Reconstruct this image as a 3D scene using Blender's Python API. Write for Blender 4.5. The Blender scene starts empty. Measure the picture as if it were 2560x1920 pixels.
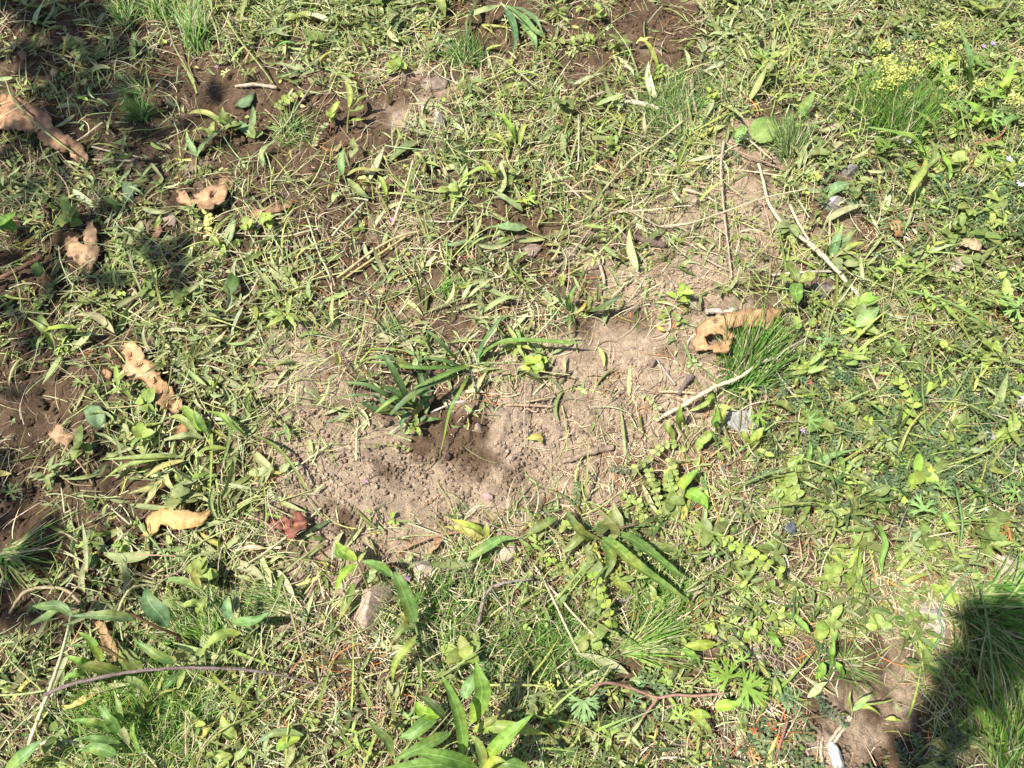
import bpy, math, random
import numpy as np
from mathutils import Vector
from mathutils.geometry import delaunay_2d_cdt
R = math.radians
sc = bpy.context.scene
COL = sc.collection

# ------------------------------------------------------------------ camera, sky, sun, exposure
CAMH, PITCH, HFOV = 1.0, R(64), R(67.3)
cam = bpy.data.cameras.new('camera'); camo = bpy.data.objects.new('camera', cam); COL.objects.link(camo)
camo.location = (0, 0, CAMH); camo.rotation_euler = (math.pi / 2 - PITCH, 0, 0)
cam.sensor_fit = 'HORIZONTAL'; cam.angle = HFOV; cam.clip_start = 0.01; cam.clip_end = 500
sc.camera = camo
SUN_EL, SUN_AZ = R(61), R(198)      # direction TO the sun, azimuth from +x
SD = Vector((math.cos(SUN_EL) * math.cos(SUN_AZ), math.cos(SUN_EL) * math.sin(SUN_AZ), math.sin(SUN_EL)))
w = bpy.data.worlds.new('World'); sc.world = w; w.use_nodes = True
nt = w.node_tree; bg = nt.nodes['Background']; sky = nt.nodes.new('ShaderNodeTexSky')
sky.sky_type = 'NISHITA'; sky.sun_disc = False; sky.sun_elevation = SUN_EL
sky.sun_rotation = math.pi / 2 - SUN_AZ
nt.links.new(sky.outputs[0], bg.inputs[0]); bg.inputs[1].default_value = 0.08
sl = bpy.data.lights.new('sun', 'SUN'); sl.energy = 5.0; sl.angle = R(0.5); sl.color = (1, .955, .88)
so = bpy.data.objects.new('sun', sl); COL.objects.link(so); so.location = SD * 20
so.rotation_euler = (-SD).to_track_quat('-Z', 'Y').to_euler()
sc.view_settings.view_transform = 'Standard'; sc.view_settings.look = 'None'
sc.view_settings.exposure = 0.86; sc.view_settings.gamma = 1
sc.cycles.max_bounces = 6; sc.cycles.transmission_bounces = 4; sc.cycles.transparent_max_bounces = 4

# ------------------------------------------------------------------ noise and terrain
def _h(ix, iy, s):
    n = (ix * 374761393 + iy * 668265263 + s * 1274126177) & 0xffffffff
    n = ((n ^ (n >> 13)) * 1274126177) & 0xffffffff
    n = (n ^ (n >> 16)) & 0xffff
    return n / 32768.0 - 1
def vn(x, y, f, s):
    x = np.asarray(x, float) * f; y = np.asarray(y, float) * f
    ix = np.floor(x).astype(np.int64); iy = np.floor(y).astype(np.int64)
    u = x - ix; v = y - iy; u = u * u * u * (u * (u * 6 - 15) + 10); v = v * v * v * (v * (v * 6 - 15) + 10)
    a = _h(ix, iy, s); b = _h(ix + 1, iy, s); c = _h(ix, iy + 1, s); d = _h(ix + 1, iy + 1, s)
    return (a * (1 - u) + b * u) * (1 - v) + (c * (1 - u) + d * u) * v
def Hs(x, y):
    x = np.asarray(x, float); y = np.asarray(y, float)
    return .016 * vn(x, y, 2.3, 1) + .009 * vn(x + .3 * y, y, 6.1, 2) + .0045 * vn(x, y, 15, 3) + .002 * vn(x, y, 34, 4)

TH = math.tan(HFOV / 2); cP, sP = math.cos(PITCH), math.sin(PITCH)
def PX(px, py, h=0.0):
    """the place on the terrain (raised h metres) that stands at pixel px, py of the 2560 x 1920 photograph"""
    tx = (np.asarray(px, float) - 1280) / 1280 * TH; ty = (960 - np.asarray(py, float)) / 1280 * TH
    dx = tx; dy = cP + sP * ty; dz = -sP + cP * ty
    z = np.zeros_like(dx) + h
    for _ in range(5):
        t = (z - CAMH) / dz; x = dx * t; y = dy * t
        z = Hs(x, y) + h
    return np.stack([x, y, z], -1)
def TOPX(x, y, z=0.0):
    yy = y; zz = z - CAMH
    d = yy * cP - zz * sP; u = yy * sP + zz * cP; d = np.maximum(d, .05)
    return 1280 + x / d / TH * 1280, 960 - u / d / TH * 1280
def MPP(px, py):
    p = PX(px, py); return float(np.linalg.norm(p - np.array([0, 0, CAMH]))) * TH / 1280 * .93

def grid(s): return np.array([[float(c) for c in r.split()] for r in s.strip().split('\n')]) / 9
CUT = grid("""5 4 2 6 8 9 4 2 3 1 5 8 7 5 4 3
6 5 1 1 1 4 3 4 4 4 6 6 4 4 3 3
4 4 3 2 1 3 5 6 6 5 5 4 4 3 3 3
4 4 4 4 4 4 6 7 5 4 3 3 4 4 3 3
3 5 5 6 6 4 4 5 5 3 3 2 3 3 3 3
2 4 5 5 2 3 5 5 4 4 1 2 2 2 2 2
2 4 7 7 3 4 2 2 2 1 2 2 2 2 2 2
1 5 8 8 2 0 0 0 1 1 1 2 3 3 2 2
1 6 9 8 2 2 3 3 2 2 2 2 2 2 2 2
4 6 7 6 3 2 2 2 2 2 2 2 2 2 2 2
4 5 4 3 2 2 2 2 2 2 2 2 2 2 2 2
4 4 3 3 2 2 2 3 2 2 2 2 2 1 2 2""")
GRN = grid("""2 1 1 4 5 5 4 5 5 3 4 5 5 6 8 8
2 2 1 1 1 2 2 5 5 3 5 5 6 7 9 9
3 2 2 1 1 1 2 5 5 4 4 4 6 8 9 9
4 4 3 3 2 2 3 5 4 3 2 2 5 7 8 9
4 5 4 4 3 3 2 3 3 2 3 4 6 7 9 9
3 5 5 4 1 2 2 1 2 1 1 4 7 8 9 9
2 4 3 1 0 1 0 1 1 0 1 4 8 8 8 8
1 3 3 2 0 0 0 0 1 1 5 7 9 9 8 8
1 3 4 3 1 1 3 4 6 9 9 9 9 8 8 8
2 4 5 5 4 4 4 4 6 8 9 9 9 8 8 6
4 6 6 6 5 5 5 6 7 8 8 9 6 4 6 7
5 6 6 6 6 6 7 7 8 8 8 6 3 1 6 7""")
THA = grid("""2 2 2 2 2 3 3 3 3 3 4 5 5 5 5 4
2 2 2 2 2 3 3 3 4 4 5 5 5 5 5 4
2 2 1 2 2 2 4 4 5 4 5 6 5 4 4 4
1 2 2 2 3 4 5 5 5 5 6 6 5 5 5 5
1 2 2 2 3 4 5 6 5 5 5 4 5 6 5 5
1 2 2 2 3 4 5 4 3 3 3 5 7 8 7 7
1 1 2 2 2 2 2 3 3 2 4 7 8 8 9 8
1 1 2 2 1 1 1 2 1 2 6 8 8 8 8 7
1 2 2 3 2 1 2 4 6 7 8 8 8 9 9 7
2 3 3 4 5 6 7 8 8 8 8 9 9 9 7 4
3 4 5 7 8 9 8 8 8 7 8 9 8 5 4 6
3 5 6 8 9 9 8 8 7 7 7 8 5 2 6 7""")
FIN = grid("""1 2 3 3 2 2 1 2 2 2 2 3 3 5 5 5
2 3 1 1 1 2 3 4 5 3 3 6 4 7 6 5
1 2 2 1 1 1 2 4 3 2 3 3 4 6 4 4
4 4 3 2 2 2 2 3 2 2 2 1 3 3 4 4
4 4 4 3 2 2 2 2 2 2 2 2 3 4 5 6
3 4 3 2 1 3 2 1 1 1 1 3 4 4 5 5
1 3 3 2 1 1 1 1 1 0 1 3 4 4 4 4
1 3 3 3 1 0 0 0 0 1 2 3 3 3 4 4
1 3 4 4 2 1 2 4 5 6 5 4 4 4 5 5
2 4 6 6 5 6 7 8 8 8 8 6 5 4 5 4
4 7 8 8 7 7 8 9 9 9 8 6 3 3 7 8
5 8 9 9 8 8 8 8 8 8 7 5 2 1 6 8""")
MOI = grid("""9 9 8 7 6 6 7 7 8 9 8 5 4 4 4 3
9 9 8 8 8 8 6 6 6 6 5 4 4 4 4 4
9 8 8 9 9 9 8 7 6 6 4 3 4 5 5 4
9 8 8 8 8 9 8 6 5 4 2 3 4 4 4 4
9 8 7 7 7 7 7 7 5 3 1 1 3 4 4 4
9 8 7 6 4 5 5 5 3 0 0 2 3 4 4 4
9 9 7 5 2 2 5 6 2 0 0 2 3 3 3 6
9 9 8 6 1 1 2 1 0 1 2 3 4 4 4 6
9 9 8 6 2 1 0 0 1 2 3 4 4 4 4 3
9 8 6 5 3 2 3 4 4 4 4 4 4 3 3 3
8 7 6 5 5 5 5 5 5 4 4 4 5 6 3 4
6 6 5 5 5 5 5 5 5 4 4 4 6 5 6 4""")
def smp(g, x, y):
    px, py = TOPX(np.asarray(x, float), np.asarray(y, float))
    gx = np.clip(px / 160 - .5, 0, 14.999); gy = np.clip(py / 160 - .5, 0, 10.999)
    ix = gx.astype(int); iy = gy.astype(int); u = gx - ix; v = gy - iy
    return (g[iy, ix] * (1 - u) + g[iy, ix + 1] * u) * (1 - v) + (g[iy + 1, ix] * (1 - u) + g[iy + 1, ix + 1] * u) * v
KO = np.zeros((240, 320))      # where single things lie: the cover is thinner there, so that they stay in sight
def keep(px, py, r=6, v=.92):
    for a, b in zip(np.atleast_1d(px), np.atleast_1d(py)):
        x0, x1 = int((a - r) / 8), int((a + r) / 8) + 1; y0, y1 = int((b - r) / 8), int((b + r) / 8) + 1
        KO[max(0, y0):max(0, y1), max(0, x0):max(0, x1)] = v
PATCH = [(2130, 1810, 150, 130, .97), (2190, 1615, 90, 55, .9), (1090, 1195, 260, 80, .93), (900, 1130, 100, 60, .6), (1570, 870, 115, 110, .88), (1250, 1110, 200, 60, .8), (330, 1265, 110, 80, .9), (60, 1040, 90, 75, .9), (130, 1010, 60, 50, .9),
         (60, 1300, 120, 60, .8), (40, 1480, 90, 80, .75), (375, 290, 55, 100, .95), (420, 150, 30, 70, .8), (640, 235, 120, 55, .95), (560, 190, 90, 50, .9), (930, 310, 110, 60, .93), (1060, 240, 90, 45, .9), (690, 360, 70, 50, .85), (880, 560, 110, 50, .85),
         (860, 680, 100, 40, .8), (1290, 560, 90, 50, .85), (1310, 640, 80, 45, .9), (1690, 530, 70, 50, .9), (1760, 700, 95, 60, .85), (1480, 215, 70, 45, .7), (1660, 90, 110, 90, .9), (1210, 80, 90, 80, .85), (1620, 320, 60, 30, .8),
         (900, 830, 80, 60, .5), (700, 920, 80, 70, .5), (40, 650, 90, 50, .9), (60, 730, 100, 40, .7), (1640, 160, 60, 50, .8), (2545, 1070, 50, 60, .9), (2520, 1450, 60, 70, .85), (2210, 640, 50, 30, .5), (1080, 770, 80, 40, .6), (130, 60, 130, 60, .6), (1350, 700, 60, 40, .6), (1880, 480, 70, 50, .7), (280, 210, 60, 40, .6)]
def thin(x, y):
    px, py = TOPX(np.asarray(x, float), np.asarray(y, float)); w_ = np.ones_like(px)
    qx = px + 38 * vn(px, py, .012, 90) + 16 * vn(px, py, .035, 91); qy = py + 38 * vn(px, py, .012, 92) + 16 * vn(px, py, .035, 93)
    for a, b, rx, ry, s in PATCH:
        d = ((qx - a) / rx) ** 2 + ((qy - b) / ry) ** 2; w_ *= 1 - s * np.clip((1.35 - d) / .7, 0, 1)
    ix = (px / 8).astype(int); iy = (py / 8).astype(int); ok = (ix >= 0) & (ix < 320) & (iy >= 0) & (iy < 240)
    w_ = w_ * np.where(ok, 1 - KO[np.clip(iy, 0, 239), np.clip(ix, 0, 319)], 1)
    return w_
XR, YR = (-1.45, 1.45), (-.4, 1.85)
def scatter(n, g, seed, lump=.5, f=9, pw=1.3, xr=XR, yr=YR, th=True):
    rg = np.random.default_rng(seed)
    ox, oy = [], []; tot = 0
    while tot < n:
        x = rg.uniform(*xr, n * 2); y = rg.uniform(*yr, n * 2)
        ww = smp(g, x, y) ** pw * np.clip(1 - lump + lump * (.5 + 1.4 * vn(x, y, f, seed + 50)) * 1.3, 0, 2)
        if th: ww = ww * (1 - (1 - thin(x, y)) * float(th))
        k = rg.uniform(0, 1.2, n * 2) < ww
        ox.append(x[k]); oy.append(y[k]); tot += k.sum()
    return np.concatenate(ox)[:n], np.concatenate(oy)[:n]

# ------------------------------------------------------------------ mesh and object helpers
def mkmesh(name, V, F, C=None, mat=None, smooth=True):
    V = np.ascontiguousarray(V, dtype=np.float32).reshape(-1, 3)
    me = bpy.data.meshes.new(name)
    me.vertices.add(len(V)); me.vertices.foreach_set('co', V.ravel())
    if isinstance(F, np.ndarray):
        n = F.shape[1]; L = F.ravel(); st = np.arange(len(F)) * n; nf = len(F)
    else:
        L = np.array([i for f in F for i in f]); ln = np.array([len(f) for f in F]); st = np.concatenate([[0], np.cumsum(ln)[:-1]]); nf = len(F)
    me.loops.add(len(L)); me.loops.foreach_set('vertex_index', L.astype(np.int32))
    me.polygons.add(nf); me.polygons.foreach_set('loop_start', st.astype(np.int32))
    me.polygons.foreach_set('use_smooth', np.full(nf, smooth))
    me.update(calc_edges=True)
    if C is not None:
        a = me.color_attributes.new('Col', 'FLOAT_COLOR', 'POINT')
        C = np.asarray(C, float).reshape(-1, 3); cc = np.ones((len(V), 4), np.float32); cc[:, :3] = C
        a.data.foreach_set('color', cc.ravel())
    if mat: me.materials.append(mat)
    return me
def link(name, me, parent=None, loc=None, **props):
    o = bpy.data.objects.new(name, me); COL.objects.link(o)
    if loc is not None: o.location = loc
    if parent: o.parent = parent
    for k, v in props.items(): o[k] = v
    return o
def part(name, V, F, C, mat, parent):
    """a child mesh; V is in world coordinates"""
    return link(name, mkmesh(name, np.asarray(V).reshape(-1, 3) - np.array(parent.location), F, C, mat), parent)
def thing(name, loc, label, cat, group=None):
    o = link(name, None, loc=tuple(float(v) for v in loc), label=label, category=cat)
    if group: o['group'] = group
    return o
def solo(name, V, F, C, mat, label, cat, group=None):
    V = np.asarray(V, float).reshape(-1, 3); b = V.mean(0); b[2] = V[:, 2].min()
    o = link(name, mkmesh(name, V - b, F, C, mat), loc=tuple(b), label=label, category=cat)
    if group: o['group'] = group
    return o

# ------------------------------------------------------------------ materials
def newmat(name):
    m = bpy.data.materials.new(name); m.use_nodes = True; t = m.node_tree; t.nodes.clear()
    return m, t, (lambda k, **kw: mknode(t, k, kw)), t.links.new
def mknode(t, k, kw):
    n = t.nodes.new('ShaderNode' + k)
    for a, b in kw.items(): setattr(n, a, b)
    return n
def leafmat(name, trans=.3, rough=.45, nscale=160, spec=.4, bump=.25, spots=0):
    m, t, N, L = newmat(name)
    at = N('Attribute', attribute_name='Col'); tc = N('TexCoord'); no = N('TexNoise')
    L(tc.outputs['Object'], no.inputs['Vector']); no.inputs['Scale'].default_value = nscale; no.inputs['Detail'].default_value = 4
    mr = N('MapRange'); L(no.outputs[0], mr.inputs[0]); mr.inputs[1].default_value = .3; mr.inputs[2].default_value = .7
    mr.inputs[3].default_value = .72; mr.inputs[4].default_value = 1.25
    mx = N('VectorMath', operation='SCALE'); L(at.outputs[0], mx.inputs[0]); L(mr.outputs[0], mx.inputs['Scale'])
    colout = mx.outputs[0]
    if spots:
        n2 = N('TexNoise'); L(tc.outputs['Object'], n2.inputs['Vector']); n2.inputs['Scale'].default_value = 420; n2.inputs['Detail'].default_value = 3
        r2 = N('MapRange'); L(n2.outputs[0], r2.inputs[0]); r2.inputs[1].default_value = .60; r2.inputs[2].default_value = .68; r2.inputs[3].default_value = 1; r2.inputs[4].default_value = 1 - spots
        n3 = N('TexNoise'); L(tc.outputs['Object'], n3.inputs['Vector']); n3.inputs['Scale'].default_value = 38; n3.inputs['Detail'].default_value = 5
        r3 = N('MapRange'); L(n3.outputs[0], r3.inputs[0]); r3.inputs[1].default_value = .35; r3.inputs[2].default_value = .7; r3.inputs[3].default_value = 1.12; r3.inputs[4].default_value = .62
        mm = N('Math', operation='MULTIPLY'); L(r2.outputs[0], mm.inputs[0]); L(r3.outputs[0], mm.inputs[1])
        m3 = N('VectorMath', operation='SCALE'); L(colout, m3.inputs[0]); L(mm.outputs[0], m3.inputs['Scale']); colout = m3.outputs[0]
    bs = N('BsdfPrincipled'); L(colout, bs.inputs['Base Color']); bs.inputs['Roughness'].default_value = rough
    bs.inputs['Specular IOR Level'].default_value = spec
    bp = N('Bump'); bp.inputs['Strength'].default_value = bump; bp.inputs['Distance'].default_value = .0006
    L(no.outputs[0], bp.inputs['Height']); L(bp.outputs[0], bs.inputs['Normal'])
    tr = N('BsdfTranslucent'); yl = N('VectorMath', operation='MULTIPLY'); L(colout, yl.inputs[0]); yl.inputs[1].default_value = (1.35, 1.45, .7)
    L(yl.outputs[0], tr.inputs[0])
    ms = N('MixShader'); ms.inputs[0].default_value = trans; L(bs.outputs[0], ms.inputs[1]); L(tr.outputs[0], ms.inputs[2])
    o = N('OutputMaterial'); L(ms.outputs[0], o.inputs[0]); return m
M_LEAF = leafmat('green_leaf', .24, .5, spec=.32)
M_CUT = leafmat('wilted_leaf', .18, .6, 120, .25)
M_DRY = leafmat('dry_leaf', .12, .6, 90, .3, .6, spots=.45)
M_STRAW = leafmat('straw', .08, .6, 300, .3, .3)
M_PETAL = leafmat('petal', .3, .6, 200, .2)
M_TREE = leafmat('oak_leaf', .15, .4)

def groundlike(name, sc1, sc2, bump, rough, speck=0):
    m, t, N, L = newmat(name)
    at = N('Attribute', attribute_name='Col'); tc = N('TexCoord')
    n1 = N('TexNoise'); n1.inputs['Scale'].default_value = sc1; n1.inputs['Detail'].default_value = 8; n1.inputs['Roughness'].default_value = .65
    n2 = N('TexNoise'); n2.inputs['Scale'].default_value = sc2; n2.inputs['Detail'].default_value = 6; n2.inputs['Roughness'].default_value = .7
    for n in (n1, n2): L(tc.outputs['Object'], n.inputs['Vector'])
    a = N('MapRange'); L(n1.outputs[0], a.inputs[0]); a.inputs[1].default_value = .3; a.inputs[2].default_value = .7; a.inputs[3].default_value = .7; a.inputs[4].default_value = 1.3
    b = N('MapRange'); L(n2.outputs[0], b.inputs[0]); b.inputs[1].default_value = .3; b.inputs[2].default_value = .7; b.inputs[3].default_value = .6; b.inputs[4].default_value = 1.4
    mu = N('Math', operation='MULTIPLY'); L(a.outputs[0], mu.inputs[0]); L(b.outputs[0], mu.inputs[1])
    vm = N('VectorMath', operation='SCALE'); L(at.outputs[0], vm.inputs[0]); L(mu.outputs[0], vm.inputs['Scale'])
    bs = N('BsdfPrincipled'); L(vm.outputs[0], bs.inputs['Base Color']); bs.inputs['Roughness'].default_value = rough
    bs.inputs['Specular IOR Level'].default_value = .25
    ad = N('Math', operation='ADD'); L(n1.outputs[0], ad.inputs[0]); L(n2.outputs[0], ad.inputs[1])
    bp = N('Bump'); bp.inputs['Strength'].default_value = bump; bp.inputs['Distance'].default_value = .004
    L(ad.outputs[0], bp.inputs['Height']); L(bp.outputs[0], bs.inputs['Normal'])
    o = N('OutputMaterial'); L(bs.outputs[0], o.inputs[0]); return m
M_SOIL = groundlike('soil', 90, 420, .9, .95)
M_ROCK = groundlike('stone', 40, 260, .5, .8)
M_BARK = groundlike('bark', 60, 300, .8, .85)

# colours (linear albedo)
K = dict(green=(.17, .215, .06), bright=(.27, .33, .085), dark=(.085, .125, .035), tg=(.085, .19, .03), tb=(.16, .28, .045), blue=(.105, .15, .065), cut=(.33, .35, .17), cutg=(.24, .28, .11),
         pale=(.42, .44, .25), yel=(.46, .42, .13), tan=(.46, .35, .21), straw=(.55, .47, .31), brown=(.17, .105, .06), grey=(.20, .165, .14),
         orange=(.42, .17, .05), red=(.40, .06, .04), stem=(.33, .36, .14), dstem=(.09, .07, .03), pink=(.36, .13, .10), root=(.38, .27, .18),
         dry=(.46, .30, .165), dryp=(.50, .34, .19), maroon=(.14, .035, .03), leek=(.085, .165, .055), leekl=(.15, .27, .06), lime=(.30, .39, .075))
def KC(c): return np.array(K[c] if isinstance(c, str) else c, float)
def jit(c, n, rg, v=.18, h=.08):
    c = np.array(c)[None, :] if np.ndim(c) == 1 else np.asarray(c)
    return np.clip(c * (1 + rg.normal(0, v, (n, 1))).clip(.4, 1.8) * (1 + rg.normal(0, h, (n, 3))), .004, .8)

# ------------------------------------------------------------------ ribbons: many leaves at once
def prof(kind, t):
    if kind == 'lance': w = t ** .7 * (1 - t) ** 1.05; 
    elif kind == 'strap': w = np.minimum(1, .45 + t * 4) * (1 - t ** 5) 
    elif kind == 'blade': w = (1 - t) ** .6 * (.6 + .4 * np.minimum(1, t * 5))
    elif kind == 'ovate': w = np.sqrt(np.clip(t * (1 - t), 0, 1)) * (1.15 - .4 * t)
    elif kind == 'heart': w = np.minimum(1, t * 6) ** .5 * (1 - t) ** .75
    elif kind == 'stem': w = 1 - .45 * t
    w = w / w.max(); return np.maximum(w, .05)
PR = {}
def ribs(x, y, h, az, el, L, W, cv=0., cl=0., fold=.25, roll=0., c0=(.1, .2, .03), c1=None, K_=6, kind='lance', follow=True, minz=.0008):
    n = len(x); f = lambda a: np.broadcast_to(np.asarray(a, float), (n,)).copy()
    h, az, el, L, W, cv, cl, fold, roll = map(f, (h, az, el, L, W, cv, cl, fold, roll))
    t = np.linspace(0, 1, K_)
    tm = (t[:-1] + t[1:]) / 2
    A = az[:, None] + cl[:, None] * tm; E = el[:, None] + cv[:, None] * tm
    d = np.stack([np.cos(E) * np.cos(A), np.cos(E) * np.sin(A), np.sin(E)], -1) * (L / (K_ - 1))[:, None, None]
    P = np.concatenate([np.zeros((n, 1, 3)), np.cumsum(d, 1)], 1)
    T = np.concatenate([d[:, :1], (d[:, 1:] + d[:, :-1]) / 2, d[:, -1:]], 1); T /= np.linalg.norm(T, axis=-1, keepdims=True)
    Aall = az[:, None] + cl[:, None] * t
    S = np.stack([-np.sin(Aall), np.cos(Aall), 0 * Aall], -1); N = np.cross(T, S)
    rr = roll[:, None, None]; S, N = S * np.cos(rr) + N * np.sin(rr), N * np.cos(rr) - S * np.sin(rr)
    wd = (prof(kind, t)[None, :] * W[:, None] / 2)[..., None]
    fo = fold[:, None, None]
    base = P
    V = np.stack([base - S * wd + N * wd * fo, base, base + S * wd + N * wd * fo], 2)  # n,K,3,3
    wx = V[..., 0] + np.asarray(x)[:, None, None]; wy = V[..., 1] + np.asarray(y)[:, None, None]
    rel = V[..., 2] + h[:, None, None]
    rel = np.where(rel < minz, minz + (minz - rel) * .15, rel)
    V = np.stack([wx, wy, rel + (Hs(wx, wy) if follow else Hs(x, y)[:, None, None])], -1)
    key = (K_,)
    if key not in PR:
        fs = []
        for k in range(K_ - 1):
            for j in range(2):
                a = k * 3 + j; fs.append((a, a + 1, a + 4, a + 3))
        PR[key] = np.array(fs)
    F = PR[key][None] + (np.arange(n) * K_ * 3)[:, None, None]
    c0 = np.broadcast_to(np.asarray(c0, float), (n, 3)); c1 = c0 if c1 is None else np.broadcast_to(np.asarray(c1, float), (n, 3))
    C = c0[:, None, :] * (1 - t[None, :, None]) + c1[:, None, :] * t[None, :, None]
    C = np.repeat(C[:, :, None, :], 3, 2); C[:, :, 1] *= 1.12
    return V, F.reshape(-1, 4), C
def stuff(name, packs, mat, label, cat):
    V = []; F = []; C = []; o = 0
    for v, f, c in packs:
        v = v.reshape(-1, 3); V.append(v); F.append(f + o); C.append(c.reshape(-1, 3)); o += len(v)
    V = np.concatenate(V); F = np.concatenate(F); C = np.concatenate(C)
    return link(name, mkmesh(name, V, F, C, mat), label=label, category=cat, kind='stuff')

# ------------------------------------------------------------------ hand-placed leaves and stems
FR = dict(A=(0, 0, .42194), B=(830, 0, .42194), C=(1660, 0, .42194), D=(0, 620, .42194), E=(830, 620, .42194), F=(1660, 620, .42194),
          G=(0, 1220, .42194), H=(830, 1220, .42194), I=(1660, 1220, .42194), J=(860, 860, .18083), K=(1250, 720, .18083), L=(100, 1580, .18083),
          M=(900, 1200, .18083), N=(2100, 60, .36249), O=(1960, 1000, .36249), P=(400, 0, .36249), Q=(1700, 1560, .36249), Z=(0, 0, 1.0))
def fx(fr, pts):
    ox, oy, k = FR[fr]; p = np.array([(q[0], q[1]) for q in pts], float); return np.array([ox, oy]) + p * k
def crom(P, n):
    P = np.asarray(P, float)
    if len(P) == 2: return P[0] + (P[1] - P[0]) * np.linspace(0, 1, n)[:, None]
    Q = np.vstack([2 * P[0] - P[1], P, 2 * P[-1] - P[-2]]); m = len(P) - 1
    u = np.linspace(0, m, n); i = np.minimum(u.astype(int), m - 1); s = (u - i)[:, None]
    a, b, c, d = Q[i], Q[i + 1], Q[i + 2], Q[i + 3]
    return .5 * (2 * b + (c - a) * s + (2 * a - 5 * b + 4 * c - d) * s ** 2 + (3 * b - a - 3 * c + d) * s ** 3)
def path3(fr, pts, hs, n):
    """pixel path -> world path; hs = heights in mm at the given number of equal steps"""
    p = crom(fx(fr, pts), n); t = np.linspace(0, 1, n)
    h = np.interp(t, np.linspace(0, 1, len(hs)), hs) / 1000
    k = np.ones(5) / 5; h = np.convolve(np.pad(h, 2, mode='edge'), k, 'valid') if n > 6 else h
    return PX(p[:, 0], p[:, 1], h)
RG = np.random.default_rng(7)
def leafmesh(fr, pts, wpx, col, hs=(4, 16, 10), kind='lance', fold=.35, serr=0, n=22, roll=0, wave=.06, tip=None):
    Pt = path3(fr, pts, hs, n); f = fx(fr, pts); m = MPP(*f[len(f) // 2]) * FR[fr][2]; q = crom(f, 14); keep(q[:, 0], q[:, 1], wpx * FR[fr][2] * .35, .8)
    W = wpx * m; t = np.linspace(0, 1, n)
    T = np.gradient(Pt, axis=0); T /= np.linalg.norm(T, axis=1, keepdims=True) + 1e-9
    S = np.cross(T, np.array([0, .15, 1.])); S /= np.linalg.norm(S, axis=1, keepdims=True) + 1e-9; N = np.cross(S, T)
    ph = RG.uniform(0, 6, 3)
    rl = roll + .25 * np.sin(t * 4 + ph[0]); c_, s_ = np.cos(rl)[:, None], np.sin(rl)[:, None]
    S, N = S * c_ + N * s_, N * c_ - S * s_
    wd = prof(kind, t) * W / 2
    if serr: wd = wd * (1 + serr * np.where(np.arange(n) % 2, 1, -1))
    rows = []
    for s in (-1, -.6, -.1, 0, .1, .6, 1):
        wv = wave * W * np.sin(t * 17 + ph[1] + s * 2) * abs(s)
        z = wd * fold * abs(s) ** 1.2 + wv
        if s == 0: z = z + wd * .06
        rows.append(Pt + S * (wd * s)[:, None] + N * z[:, None])
    V = np.stack(rows, 1)
    g = np.maximum(V[..., 2], Hs(V[..., 0], V[..., 1]) + .001); V[..., 2] = g
    F = np.array([(k * 7 + j, k * 7 + j + 1, k * 7 + j + 8, k * 7 + j + 7) for k in range(n - 1) for j in range(6)])
    c = np.array(K[col] if isinstance(col, str) else col) * RG.uniform(.85, 1.15) * RG.uniform(.93, 1.07, 3)
    c[0] = max(c[0], .58 * c[1]) if c[1] > c[0] else c[0]; c[2] = min(c[2], .42 * c[1])
    C = np.tile(c, (n, 7, 1)); C[:, 3] = C[:, 3] * 1.5 + .07; C[:, (0, 6)] *= .85; C[:, (1, 5)] *= 1.06
    mo = .5 + .5 * vn(V[..., 0] * 1.0, V[..., 1], 70, 77); C = C * (.82 + .36 * mo[..., None]); C += np.clip(vn(V[..., 0], V[..., 1], 45, 78) - .25, 0, 1)[..., None] * np.array([.16, .10, .0])
    C[::3] *= .93
    if tip: tc = np.array(K[tip]); a = np.clip((t - .45) * 2.2, 0, 1)[:, None, None]; C = C * (1 - a) + tc * a
    return V.reshape(-1, 3), F, C.reshape(-1, 3)
def tube(Pt, r, col, sides=7, rough=.12, seed=0, c2=None):
    rg = np.random.default_rng(abs(int(seed))); n = len(Pt); Pt = np.asarray(Pt, float)
    r = np.broadcast_to(r, (n,)) * (1 + rough * rg.normal(0, 1, n)).clip(.6, 1.5)
    T = np.gradient(Pt, axis=0); T /= np.linalg.norm(T, axis=1, keepdims=True) + 1e-9
    ref = np.array([0, 0, 1.]) if abs(T[:, 2]).mean() < .8 else np.array([1., 0, 0])
    S = np.cross(T, ref); S /= np.linalg.norm(S, axis=1, keepdims=True) + 1e-9; N = np.cross(S, T)
    a = np.linspace(0, 2 * math.pi, sides, endpoint=False)
    V = Pt[:, None] + r[:, None, None] * (S[:, None] * np.cos(a)[None, :, None] + N[:, None] * np.sin(a)[None, :, None])
    V = np.concatenate([V.reshape(-1, 3), Pt[:1], Pt[-1:]])
    F = []
    for k in range(n - 1):
        for j in range(sides):
            b = (j + 1) % sides; F.append((k * sides + j, k * sides + b, (k + 1) * sides + b, (k + 1) * sides + j))
    q = n * sides
    for j in range(sides):
        b = (j + 1) % sides; F.append((q, b, j)); F.append((q + 1, (n - 1) * sides + j, (n - 1) * sides + b))
    c = np.array(K[col] if isinstance(col, str) else col); cc = c if c2 is None else np.array(K[c2] if isinstance(c2, str) else c2)
    t = np.linspace(0, 1, n)[:, None]; C = c * (1 - t) + cc * t
    C = np.repeat(C[:, None], sides, 1) * (1 + .12 * rg.normal(0, 1, (n, sides, 1))).clip(.6, 1.5)
    C = np.concatenate([C.reshape(-1, 3), C[0, :1], C[-1, :1]])
    return V, F, C
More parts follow.
